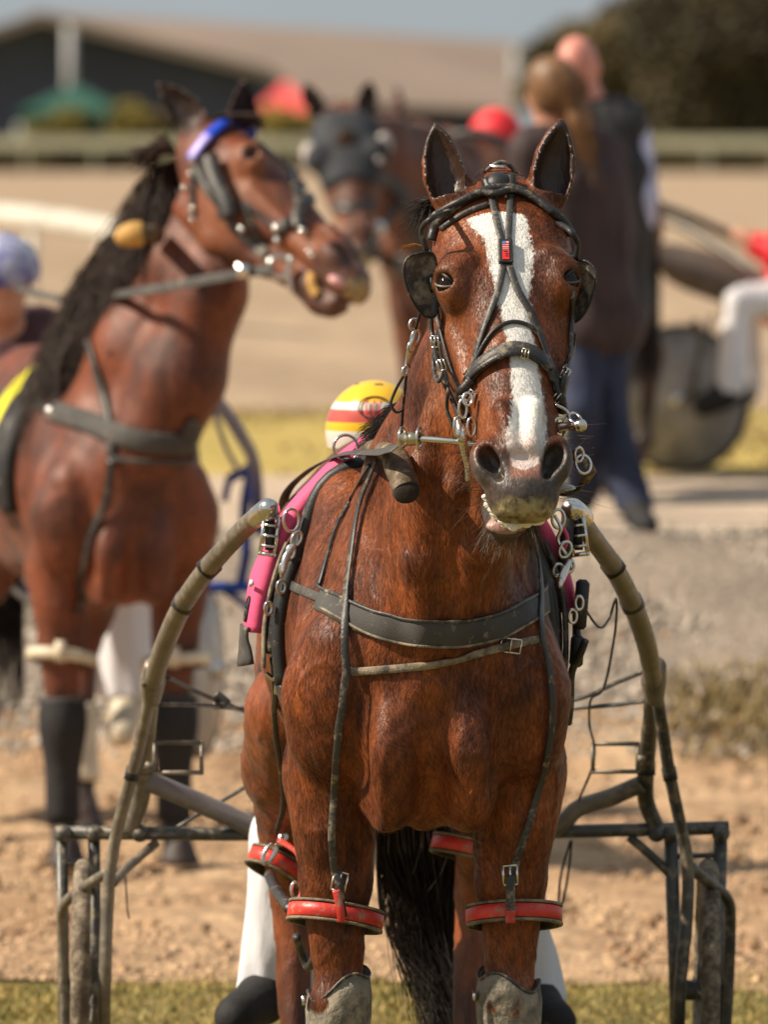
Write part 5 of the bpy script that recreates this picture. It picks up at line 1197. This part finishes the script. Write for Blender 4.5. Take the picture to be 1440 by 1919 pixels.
def S(name, pts, w, m, par, off=.004, th=.006): return Bag().add(*drape(pts, w, off, 8, yl-.1, th)).out(name, m, par)
S('browband', [(362, 302), (385, 270), (410, 245), (445, 228), (485, 222)], .034, M_blue, lb, .008, .012)
S('browband_patch', [(366, 300), (380, 280), (394, 262)], .030, mat('lilac_patch', (.35, .30, .75), .4), lb, .020, .006)
S('cheek_strap', [(365, 310), (385, 350), (420, 395), (440, 430), (480, 465), (500, 480)], .022, M_leather_dusty, lb)
S('cheek_strap', [(365, 310), (363, 360), (362, 410)], .018, M_leather, lb)
S('face_strap', [(500, 245), (530, 290), (548, 340), (556, 390), (540, 420), (515, 445)], .020, M_leather, lb)
S('face_strap', [(450, 380), (490, 405), (520, 425), (550, 405)], .016, M_leather, lb)
S('noseband', [(562, 430), (560, 400), (580, 375), (600, 365), (618, 368)], .040, M_leather, lb, .006, .016)
S('nose_roll', [(556, 390), (560, 362), (575, 340), (592, 330)], .020, M_leather, lb, .006, .012)
S('blinker', [(398, 300), (408, 340), (430, 385), (436, 410)], .055, M_leather, lb, .02, .02)
S('lip_strap', [(455, 385), (480, 440), (500, 475)], .016, M_leather_dusty, lb)
M_pad = mat('yellow_pad', (.48, .27, .07), .7)
S('chin_roll', [(588, 512), (584, 528), (590, 546), (596, 552)], .028, M_pad, lb, .002, .008)
Bag().add(*ball_geo(P(632, 528, ys(632, 528)-.01), (.028, .03, .014), 12, 8, Matrix.Rotation(.5, 3, 'Y'))).out('tongue', mat('tongue', (.62, .32, .32), .4), LH)
for px, row, r in ((362, 300, .018), (398, 296, .012), (357, 327, .014), (345, 352, .013), (335, 360, .010), (361, 390, .012), (361, 412, .011), (452, 430, .016), (517, 428, .018), (520, 450, .016), (566, 433, .018), (580, 472, .014), (585, 480, .012)):
    r *= .62; Bag().add(*ball_geo(P(px, row, ys(px, row)-.02), (r, r*.6, r), 10, 7)).out('stud', M_chrome, lb)
Bag().add(*ring_geo(P(524, 500, ys(515, 495)-.05), (.2, -1, .1), .030, .009, 1, (0, 0, 1))).out('bit_ring', M_chrome, lb)
tube('bit_cheek', [P(545, 480, yl-.5), P(540, 515, yl-.5), P(545, 545, yl-.5)], .007, M_chrome, lb)
lr = thing('driving_reins', 'blurred grey rein running back from the tossing horse mouth', 'reins', tuple(P(350, 530, yl-.3)))
flat('rein', [(512, 505, yl-.50), (470, 510, yl-.45), (400, 522, yl-.35), (300, 540, yl-.2), (215, 552, yl+.1), (120, 560, yl+.7), (30, 540, yl+1.6)], [.03, .03, .03, .028, .022], M_web, lr)
Bag().add(*box_geo(P(455, 508, yl-.46), (.035, .02, .04))).out('rein_buckle', M_chrome, lr)
pp = thing('head_pole', 'tan tipped head pole beside the tossing horse mane', 'head pole', tuple(P(255, 440, yl)))
tube('tan_end', [P(222, 446, yl-.16), P(230, 444, yl-.17), P(250, 439, yl-.18), P(268, 437, yl-.18)], [.015, .030, .036, .034], M_pad, pp, 14, 5)
tube('pole', [P(268, 437, yl-.17), P(284, 438, yl-.10), P(292, 440, yl+.02)], [.024, .026, .028], M_brown, pp, 12, 3)
lh = thing('harness', 'black breast collar and straps on the tossing horse', 'harness', tuple(P(200, 780, yl+.2)))
S('breast_collar', [(0, 735), (50, 752), (95, 768)], .022, M_web, lh); S('breast_collar', [(100, 772), (160, 790), (215, 812), (280, 828), (340, 832), (408, 825)], .062, M_web, lh, .004, .012)
S('collar_strap', [(170, 640), (185, 700), (205, 780), (212, 860)], .022, M_leather_dusty, lh, .010); S('collar_strap', [(212, 860), (290, 864), (360, 862), (412, 860)], .014, M_web, lh, .012)
S('hobble_hanger', [(212, 860), (200, 940), (175, 1010), (155, 1080), (140, 1150)], .022, M_leather, lh, .012); S('collar_strap', [(130, 655), (110, 700), (102, 755)], .014, M_leather, lh)
for px, row in ((48, 752), (96, 772)): Bag().add(*ball_geo(P(px, row, ys(px, row)-.04), .020, 10, 7)).out('ring', M_chrome, lh)
# its saddle gear
BVH = bvL; L2W_keep = L2W; L2W = l2wL
c1, n1 = girth(.50, PI*1.12, -PI*.12, 50, .016); Bag().add(*tube_geo(c1, .028, 8, 1)).out('saddle_roll', M_rubber, lh)
c1, n1 = girth(.57, PI*1.10, -PI*.10, 50, .020); Bag().add(*ribbon_geo(c1, n1, .12, .03)).out('saddle_pad', M_leather, lh)
sc2 = thing('saddle_cloth', 'yellow saddle cloth on the tossing horse at the left edge', 'saddle cloth', tuple(l2wL@Vector((0, .7, 1.47))))
c1, n1 = girth(.72, PI*.98, PI*.02, 50, .03); Bag().add(*ribbon_geo(c1, n1, .18, .012)).out('cloth', mat('yellow_cloth', (.75, .68, .02), .7), sc2)
L2W = L2W_keep
tube('saddle_hook', [l2wL@Vector((-.03, .55, 1.42)), l2wL@Vector((-.02, .53, 1.60))], .03, M_rubber, lh); 
Bag().add(*ball_geo(l2wL@Vector((.02, .62, 1.62)), (.09, .04, .035), 12, 8)).out('saddle_badge', mat('blue_pink', (.10, .10, .55), .5, col2=(.8, .15, .2), vscale=12), lh)
# mane of the tossing horse
L = []; cr = catmull([q[0] for q in pL['crest']], 12)
for i in range(2600):
    t = random.uniform(.06, 1); k = int(t*(len(cr)-1)); a = cr[k]; p_ = np.array(l2wL@Vector((a[0]-.03+random.uniform(-.03, .02), a[1]+random.uniform(-.01, .04), a[2]+.045)))
    d = np.array((-.10-.10*random.random(), -.08, -.14-.20*random.random())); L.append([p_, p_+d*.45+np.array((-.03, 0, .05)), p_+d+RNG.normal(size=3)*.015])
for i in range(200):
    p_ = np.array(P(330, 285, yl+.06)); L.append([p_, p_+np.array((-.04, 0, .02))+RNG.normal(size=3)*.01, np.array(P(265, 300, yl+.1))+RNG.normal(size=3)*.02])
for i in range(240):
    p_ = np.array(P(random.uniform(395, 455), 222, yl-.02)); L.append([p_, p_+np.array((.04, -.03, .015)), np.array(P(random.uniform(430, 500), random.uniform(215, 245), yl-.12))])
strands('mane', L, .0035, M_manebr, LH, 'stuff')
L = []
for i in range(300):
    a0 = np.array(l2wL@Vector((random.uniform(-.03, .03), 1.86, 1.25))); e_ = np.array(l2wL@Vector((random.uniform(-.06, .06), 1.95, random.uniform(.3, .75)))); L.append(catmull([a0, (a0+e_)/2+np.array((0, .08, .1)), e_], 4))
strands('tail', L, .004, M_mane, LH)
# hobbles and boots of the tossing horse
M_cream = mat('cream_plastic', (.62, .54, .40), .5)
def plain_hoop(lab, c_, rx, ry, tilt, m):
    t = thing('hobble', lab, 'hobble', tuple(c_)); Bag().add(*band_geo(c_, rx, ry, .036, .010, tilt)).out('hoop', m, t); Bag().add(*band_geo(c_, rx-.008, ry-.008, .042, .006, tilt)).out('lining', M_web, t)
    Bag().add(*box_geo(Vector(c_)+Vector((0, -ry-.012, .02)), (.03, .012, .06))).out('tab', m, t)
for g, lab in ((-1, 'cream hobble on the left foreleg of the tossing horse'), (1, 'cream hobble on the right foreleg of the tossing horse')):
    plain_hoop(lab, l2wL@Vector((g*.165, .225, .60+(.02 if g < 0 else .0))), .092, .085, (-.15, -.10*g), M_cream)
    q = l2wL@Vector((g*.162, .225, .2)); t = thing('knee_boot', 'black knee boot on the %s foreleg of the tossing horse' % ('left' if g < 0 else 'right'), 'boot', tuple(q))
    tube('shell', [(q.x, q.y-.005, .50), (q.x, q.y-.01, .42), (q.x, q.y, .30), (q.x, q.y, .15)], [.066, .070, .052, .050], M_black, t, 16, 5); Bag().add(*tube_geo([(q.x+.06*math.cos(a), q.y-.005+.06*math.sin(a), .50) for a in np.linspace(0, 6.0, 20)], .008, 6, 1)).out('binding', M_web, t)
    q = l2wL@Vector((g*.175, 1.66, .1)); t = thing('leg_wrap', 'cream wrap on the %s hind leg of the tossing horse' % ('left' if g < 0 else 'right'), 'leg wrap', tuple(q))
    tube('wrap', [l2wL@Vector((g*.182, 1.69, .40)), l2wL@Vector((g*.178, 1.67, .28)), l2wL@Vector((g*.175, 1.655, .17))], [.052, .050, .056], M_cream, t, 14, 5)

# hooded horse in the middle distance
yc = 21.0; gc = gz(yc)
pC = dict(crest=[((-.2, -.40, 1.52), .055), ((-.14, -.15, 1.50), .06), ((-.07, .15, 1.46), .065), ((0, .47, 1.40), .06), ((0, .62, 1.38), .06)],
 mid=[((-.2, -.36, 1.42), .09), ((-.14, -.15, 1.36), .12), ((-.05, .1, 1.28), .16), ((0, .26, 1.2), .19)],
 throat=[((-.2, -.40, 1.34), .07), ((-.13, -.2, 1.22), .1), ((-.05, -.02, 1.12), .11), ((0, .06, 1.1), .12)],
 ears=[(P(570, 150, yc-.5), Vector((-.3, -.95, .1))), (P(694, 145, yc-.5), Vector((.2, -.95, .1)))], legdark=1.0, earw=.050, earback=.1)
CH, l2wC, hC, bvC = other_horse('dark bay horse wearing a black hood in the middle distance', Vector(((812-720)/461., yc, gc)), -18, pC, P(642, 205, yc-.48), (.10, -.52, -.85), (-.08, -.85, .52), .015, M_coat3)
BVH = bvC
hd_ = thing('hood', 'black racing hood with eye cups over the hooded horse face', 'hood', tuple(hC(0, 0, 0)))
fH = Field(*[np.arange(a, b, .012) for a, b in zip(hC(0, .2, 0)-.4, hC(0, .2, 0)+.4)])
Vv = []; RC = (hC(1, 0, 0)-hC(0, 0, 0), hC(0, 1, 0)-hC(0, 0, 0), hC(0, 0, 1)-hC(0, 0, 0)); oC = hC(0, 0, 0)
def hoodf(X, Y, Z):
    X, Y, Z = X-oC[0], Y-oC[1], Z-oC[2]; x, s, n = [X*r[0]+Y*r[1]+Z*r[2] for r in RC]
    w = np.interp(s, _S, _W)+.016; nf = np.interp(s, _S, _NF)+.016; nb = np.interp(s, _S, _NB)-.012; nc = (nf+nb)/2; h_ = (nf-nb)/2
    r = (np.abs(x/w)**2.5+np.abs((n-nc)/h_)**2.5)**.4; return np.maximum((r-1)*np.minimum(w, h_), np.maximum(s-.36, .02-s))
fH.op(hoodf, hC(0, .2, 0)-.38, hC(0, .2, 0)+.38, .01)
for g in (-1, 1): fH.ell(hC(g*.115, .232, .02), (.06, .05, .06), .02)
V, F = fH.mesh(2); mesh_obj('hood_cloth', V, F, mat('hood_cloth', (.02, .023, .03), .75), hd_)
for g in (-1, 1): Bag().add(*ball_geo(hC(g*.15, .20, .02), (.035, .03, .05), 12, 8)).out('eye_cup', mat('pale_cup', (.42, .38, .36), .5), hd_)
Bag().add(*ball_geo(hC(.0, .19, .068), (.045, .015, .05), 12, 8)).out('face_opening', M_manebr, hd_)
hb = thing('harness', 'black harness with chrome rings on the hooded horse', 'harness', tuple(P(790, 420, yc)))
def S2(name, pts, w, m, par, off=.006, th=.01): return Bag().add(*drape(pts, w, off, 6, yc-.2, th)).out(name, m, par)
for px, row, r in ((655, 388, .03), (709, 428, .032), (850, 312, .03), (712, 300, .012)): Bag().add(*ball_geo(P(px, row, yc-.7 if px < 730 else yc+.3), (r, r*.5, r), 12, 8)).out('ring', M_chrome, hb)
S2('breast_collar', [(700, 470), (760, 500), (850, 510), (930, 480)], .09, M_leather, hb); S2('neck_strap', [(700, 330), (750, 360), (780, 430), (790, 500)], .06, M_leather, hb)
S2('noseband', [(610, 380), (650, 392), (700, 384)], .045, M_leather, hb)
L2W = l2wC; c1, n1 = girth(.55, PI*1.1, -PI*.1, 40, .02); Bag().add(*ribbon_geo(c1, n1, .16, .04)).out('saddle_pad', M_leather, hb); L2W = L2W_keep
flat('rein', [(712, 428, yc-.7), (790, 330, yc+.3), (880, 262, yc+1.6), (930, 270, yc+2.6)], .04, M_leather, hb)
# ------------------------------------------------------------------ sulkies behind
M_bl = mat('blue_tube', (.012, .040, .20), .35, .2)
bs = thing('sulky', 'blue framed sulky behind the tossing horse', 'sulky', tuple(P(400, 1100, yl+2.2)))
def TB2(name, pts, r, m=M_bl, par=bs, n=10, sm=6): return tube(name, [P(*q) for q in pts], r, m, par, n, sm)
yk = yl+2.4
for pts, r in (([(392, 735, yk-1.6), (425, 775, yk-1.2), (455, 822, yk-.8), (476, 868, yk-.3), (484, 960, yk), (488, 1000, yk)], .020), ([(400, 765, yk-1.5), (420, 830, yk-1), (445, 880, yk-.5)], .008)):
    TB2('shaft', pts, r)
TB2('frame_tube', [(470, 872, yk), (458, 960, yk), (462, 1030, yk), (450, 1100, yk)], .017); TB2('frame_tube', [(425, 900, yk), (455, 885, yk), (476, 868, yk)], .015); TB2('frame_tube', [(420, 940, yk), (428, 905, yk), (440, 885, yk)], .012)
TB2('crossbar', [(-170, 1104, yk), (150, 1104, yk), (480, 1100, yk)], .018, mat('bright_blue_tube', (.012, .07, .38), .35, .2)); TB2('frame_tube', [(415, 1102, yk), (455, 1130, yk), (520, 1190, yk)], .012); TB2('frame_tube', [(-60, 870, yk), (-70, 980, yk), (-80, 1104, yk)], .017)
TB2('shaft', [(-40, 760, yk-1.4), (-70, 830, yk-.8), (-90, 900, yk), (-95, 1104, yk)], .020)
TB2('cable', [(0, 1085, yk-.6), (60, 1130, yk-.7), (120, 1160, yk-.9)], .012, M_web)
def disc_wheel(par, c_, R_, ang, m, mt):
    q = Matrix.Rotation(ang, 3, 'Z'); n = 48
    w = Bag().add(*tube_geo([Vector(c_)+q@Vector((R_*math.cos(2*PI*i/n), 0, R_*math.sin(2*PI*i/n))) for i in range(n)], .016, 10, 1, True)).out('wheel', mt, par)
    V = []; F = []
    for s_ in (-1, 1):
        V.append(Vector(c_)+q@Vector((0, s_*.045, 0)))
        V += [Vector(c_)+q@Vector((R_*math.cos(2*PI*i/n), s_*.012, R_*math.sin(2*PI*i/n))) for i in range(n)]
    for i in range(n): j = (i+1) % n; F += [(0, i+1, j+1), (n+1, n+2+j, n+2+i), (i+1, n+2+i, n+2+j, j+1)]
    mesh_obj('disc', [tuple(v) for v in V], F, m, w); Bag().add(*tube_geo([Vector(c_)+q@Vector((0, -.07, 0)), Vector(c_)+q@Vector((0, .07, 0))], .03, 12, 1)).out('hub', M_chrome, w)
    return w
disc_wheel(bs, P(375, 1255, yk), .26, PI/2-.22, mat('pale_disc', (.50, .47, .42), .5), M_tyre); disc_wheel(bs, P(-130, 1255, yk), .26, PI/2-.22, MATS['pale_disc'], M_tyre)
M_hb = mat('blue_white_helmet', (.55, .56, .66), .4, col2=(.04, .05, .30), vscale=16)
d2 = thing('person', 'driver in a blue and white helmet at the left edge behind the tossing horse', 'person', tuple(P(20, 900, yk)))
y_ = yk+.1
def helm2(m):
    def f(hd, up, fd, sd, t, fld, RR):
        F2 = fld(); F2.ell(hd+up*.035, (.118, .132, .12), .01, R=RR); F2.op(lambda X, Y, Z: ((X-hd[0])*up[0]+(Y-hd[1])*up[1]+(Z-hd[2])*up[2]), hd-.2, hd+.2, .01, True); V, F = F2.mesh(2); mesh_obj('helmet', V, F, m, t)
    return f
figure(d2, dict(hipL=P(-10, 990, y_), hipR=P(50, 990, y_), chest=P(15, 700, y_-.05), neck=P(0, 605, y_-.1), head=P(6, 530, y_-.18), shL=P(-60, 630, y_), shR=P(90, 630, y_), elL=P(-80, 740, y_-.1), elR=P(110, 740, y_-.1), haL=P(-10, 760, y_-.35), haR=P(60, 760, y_-.35),
    knL=P(-60, 1080, y_-.45), knR=P(235, 1110, y_-.45), anL=P(-60, 1300, y_-.4), anR=P(238, 1300, y_-.4), toL=P(-70, 1360, y_-.52), toR=P(228, 1375, y_-.52)),
    [('jacket', mat('dark_plum', (.06, .02, .025), .8), 'top', .012), ('trousers', M_white, 'legs', .024), ('shoes', M_cream, 'shoes', .010)], M_skin, .013, .095, (0, -1, 0), helm2(M_hb))
# driver behind the hooded horse
d3 = thing('person', 'driver in a red helmet and white silks behind the hooded horse', 'person', tuple(P(925, 500, yc+3)))
y_ = yc+3.2; M_rw = mat('red_silks', (.75, .02, .03), .6)
figure(d3, dict(hipL=P(900, 470, y_), hipR=P(950, 470, y_), chest=P(928, 370, y_), neck=P(925, 300, y_-.05), head=P(930, 268, y_-.12), shL=P(885, 312, y_), shR=P(975, 300, y_), elL=P(870, 360, y_-.15), elR=P(985, 360, y_-.15), haL=P(895, 385, y_-.4), haR=P(950, 385, y_-.4),
    knL=P(870, 520, y_-.45), knR=P(990, 520, y_-.45), anL=P(870, 650, y_-.45), anR=P(990, 650, y_-.45), toL=P(862, 672, y_-.6), toR=P(990, 672, y_-.6)),
    [('silks', M_white, 'top', .016), ('trousers', M_white, 'legs', .016), ('shoes', M_black, 'shoes', .010)], M_skin, .015, .095, (0, -1, 0), helm2(M_rw))
# far sulky at the right with a disc wheel, and its dark horse facing away
yr = 24.6; gr_ = gz(yr)
rs = thing('sulky', 'far sulky with a dark disc wheel at the right edge', 'sulky', tuple(P(1290, 860, yr)))
cR = P(1278, 745, yr); cR.z = gr_+.30
TB3 = lambda name, pts, r, m=M_tube2: tube(name, [P(*q) for q in pts], r, m, rs, 10, 6)
disc_wheel(rs, P(1278, 748, yr), .318, -.45, mat('dark_disc', (.28, .27, .26), .4, dirt=.2), M_rubber)
disc_wheel(rs, P(1590, 730, yr+1.1), .300, .45, MATS['dark_disc'], M_rubber)
TB3('shaft', [(1205, 375, yr-.1), (1300, 410, yr), (1400, 455, yr+.1), (1480, 490, yr+.2)], .022); TB3('shaft', [(1205, 395, yr+.9), (1310, 440, yr+.7), (1440, 530, yr+.4)], .022)
TB3('fork', [(1300, 600, yr-.05), (1318, 640, yr-.05), (1295, 745, yr-.06)], .02); TB3('fork', [(1335, 590, yr), (1310, 690, yr), (1290, 745, yr-.08)], .016)
V, F = [], []; n = 16
for i in range(n):
    t = i/(n-1); u = P(1235+205*t, 455+70*t*t, yr-.12+.1*t); l = P(1235+205*t, 505+95*t**.6-10*t, yr-.16+.1*t)
    for k in range(6): w = k/5; q = u.lerp(l, w); V.append((q.x, q.y-.10*math.sin(w*PI), q.z))
    for k in range(6): w = k/5; q = u.lerp(l, w); V.append((q.x, q.y-.10*math.sin(w*PI)+.02, q.z))
for i in range(n-1):
    for s_ in (0, 6):
        for k in range(5): a = i*12+s_+k; F.append((a, a+1, a+13, a+12))
mesh_obj('mud_guard', V, F, mat('mud_guard', (.12, .09, .07), .7), rs)
d4 = thing('person', 'driver with white trousers and black boot cut off by the right edge', 'person', tuple(P(1440, 700, yr)))
y_ = yr-.1
figure(d4, dict(hipL=P(1490, 560, y_+.1), hipR=P(1490, 560, y_+.45), chest=P(1515, 450, y_+.3), neck=P(1525, 375, y_+.25), head=P(1530, 330, y_+.25), shL=P(1515, 400, y_+.05), shR=P(1520, 400, y_+.5), elL=P(1462, 475, y_-.05), elR=P(1450, 480, y_+.5), haL=P(1405, 450, y_), haR=P(1405, 450, y_+.4),
    knL=P(1385, 565, y_-.05), knR=P(1400, 560, y_+.6), anL=P(1372, 735, y_-.08), anR=P(1400, 735, y_+.6), toL=P(1320, 760, y_-.08), toR=P(1350, 762, y_+.6)),
    [('silks', M_rw, 'top', .02), ('trousers', M_white, 'legs', .014), ('shoes', M_black, 'shoes', .018)], M_skin, .015, .095, (-1, 0, 0), helm2(M_helw))
yh = 23.2
pR = dict(crest=[((0, -.1, 1.9), .055), ((0, .1, 1.76), .06), ((0, .28, 1.58), .065), ((0, .47, 1.43), .06), ((0, .62, 1.38), .06)], mid=[((0, -.06, 1.78), .09), ((0, .05, 1.6), .12), ((0, .15, 1.38), .16), ((0, .26, 1.2), .19)],
 throat=[((0, -.15, 1.7), .07), ((0, -.1, 1.5), .095), ((0, 0, 1.3), .115), ((0, .06, 1.2), .12)], ears=[], legdark=1)
# facing away: rump towards the lens
orgR = Vector((PX(800, yh+1.7), yh+1.7, gz(yh+1.7))); thR = 180+28
l2 = Matrix.Translation(orgR) @ Matrix.Rotation(math.radians(thR), 4, 'Z'); e1 = l2@Vector((.09, -.14, 1.93+.25)); e2 = l2@Vector((-.09, -.14, 2.18)); fdw = l2.to_3x3()@Vector((0, -1, 0))
pR['ears'] = [(e1, fdw), (e2, fdw)]
pR['crest'] = [((0, -.30, 1.50), .055), ((0, -.1, 1.50), .06), ((0, .2, 1.46), .065), ((0, .47, 1.42), .06), ((0, .62, 1.38), .06)]; pR['mid'] = [((0, -.30, 1.40), .09), ((0, -.05, 1.36), .13), ((0, .26, 1.2), .19)]; pR['throat'] = [((0, -.32, 1.34), .07), ((0, -.1, 1.22), .1), ((0, .06, 1.1), .12)]
pR['ears'] = [(l2@Vector((.09, -.46, 1.74)), fdw), (l2@Vector((-.09, -.46, 1.74)), fdw)]
RH, l2wR, hR, bvR = other_horse('dark tailed horse mostly hidden behind the two walking people', orgR, thR, pR, l2@Vector((0, -.40, 1.54)), l2.to_3x3()@Vector((0, -.52, -.85)), l2.to_3x3()@Vector((0, -.85, .52)), .016, M_coat3)
L = []
for i in range(700):
    a0 = np.array(l2wR@Vector((random.uniform(-.03, .03), 1.80, 1.30))); e_ = np.array(P(random.uniform(1178, 1240), random.uniform(600, 720), yh+.1+random.uniform(-.1, .1))); L.append(catmull([a0, np.array(P(random.uniform(1180, 1232), 450, yh+.1)), e_], 5))
strands('tail', L, .006, M_mane, RH)
# ------------------------------------------------------------------ the two walkers
yw = 16.9
M_plum = mat('plum_jacket', (.045, .026, .027), .8, bump=.004, bscale=25); M_jean = mat('navy_jeans', (.022, .030, .065), .8, bump=.003, bscale=30, var=.3); M_vest = mat('black_vest', (.012, .012, .014), .7, bump=.004, bscale=20); M_lil = mat('lilac_shirt', (.42, .44, .62), .8, bump=.005, bscale=20)
M_hairb = mat('honey_hair', (.17, .085, .035), .5, var=.4, vscale=30, stretch=(1, 1, .2))
wo = thing('person', 'woman in a plum jacket and navy jeans walking away, long tied hair', 'person', tuple(P(1110, 985, yw)))
def hairw(hd, up, fd, sd, t, fld, RR):
    F2 = fld(); F2.ell(hd+up*.018-fd*.022, (.092, .108, .118), .02, R=RR); F2.chain([(hd-fd*.10+up*.02, .04), (hd-fd*.12-up*.10, .042), (hd-fd*.11-up*.22, .032), (hd-fd*.10-up*.34, .014)], .03)
    F2.ell(hd+fd*.10-up*.02, (.075, .07, .10), .02, True, R=RR); V, F = F2.mesh(2); mesh_obj('hair', V, F, M_hairb, t)
    L = []
    for i in range(500):
        a = hd-fd*.09+up*.02+RNG.normal(size=3)*.03; b = hd-fd*.12-up*.20+RNG.normal(size=3)*.02; c = hd-fd*.11-up*(.30+.10*random.random())+RNG.normal(size=3)*.025; L.append([a, b, c])
    strands('hair_strand', L, .003, M_hairb, t, 'stuff')
figure(wo, dict(hipL=P(1085, 600, yw), hipR=P(1135, 600, yw+.05), chest=P(1075, 350, yw), neck=P(1040, 235, yw-.02), head=P(1030, 172, yw-.05), shL=P(995, 285, yw-.12), shR=P(1135, 290, yw+.12), elL=P(985, 440, yw-.05), elR=P(1160, 450, yw+.12), haL=P(985, 545, yw+.10), haR=P(1085, 530, yw+.38),
    knL=P(1090, 770, yw-.12), knR=P(1145, 770, yw+.05), anL=P(1095, 930, yw+.22), anR=P(1188, 955, yw-.05), toL=P(1075, 950, yw+.30), toR=P(1215, 985, yw-.20)),
    [('jacket', M_plum, 'top', .022), ('jeans', M_jean, 'legs', .014), ('shoes', M_black, 'shoes', .008)], M_skin, .012, .095, (-.75, .65, 0), hairw)
ym = 19.0
ma = thing('person', 'bald man in a black vest and lilac shirt walking beside the woman', 'person', tuple(P(1110, 930, ym)))
figure(ma, dict(hipL=P(1095, 560, ym), hipR=P(1145, 560, ym), chest=P(1120, 330, ym), neck=P(1100, 185, ym), head=P(1085, 125, ym), shL=P(1050, 232, ym), shR=P(1180, 240, ym), elL=P(1040, 370, ym), elR=P(1206, 370, ym-.05), haL=P(1040, 480, ym-.15), haR=P(1188, 478, ym+.0),
    knL=P(1095, 730, ym-.1), knR=P(1140, 730, ym), anL=P(1100, 900, ym-.1), anR=P(1150, 900, ym+.3), toL=P(1090, 925, ym+.1), toR=P(1150, 915, ym+.45)),
    [('shirt', M_lil, 'top', .016), ('vest', M_vest, 'vest', .034), ('trousers', M_jean, 'legs', .016), ('shoes', M_black, 'shoes', .008)], M_skinp, .012, .098, (.35, .93, 0), None)
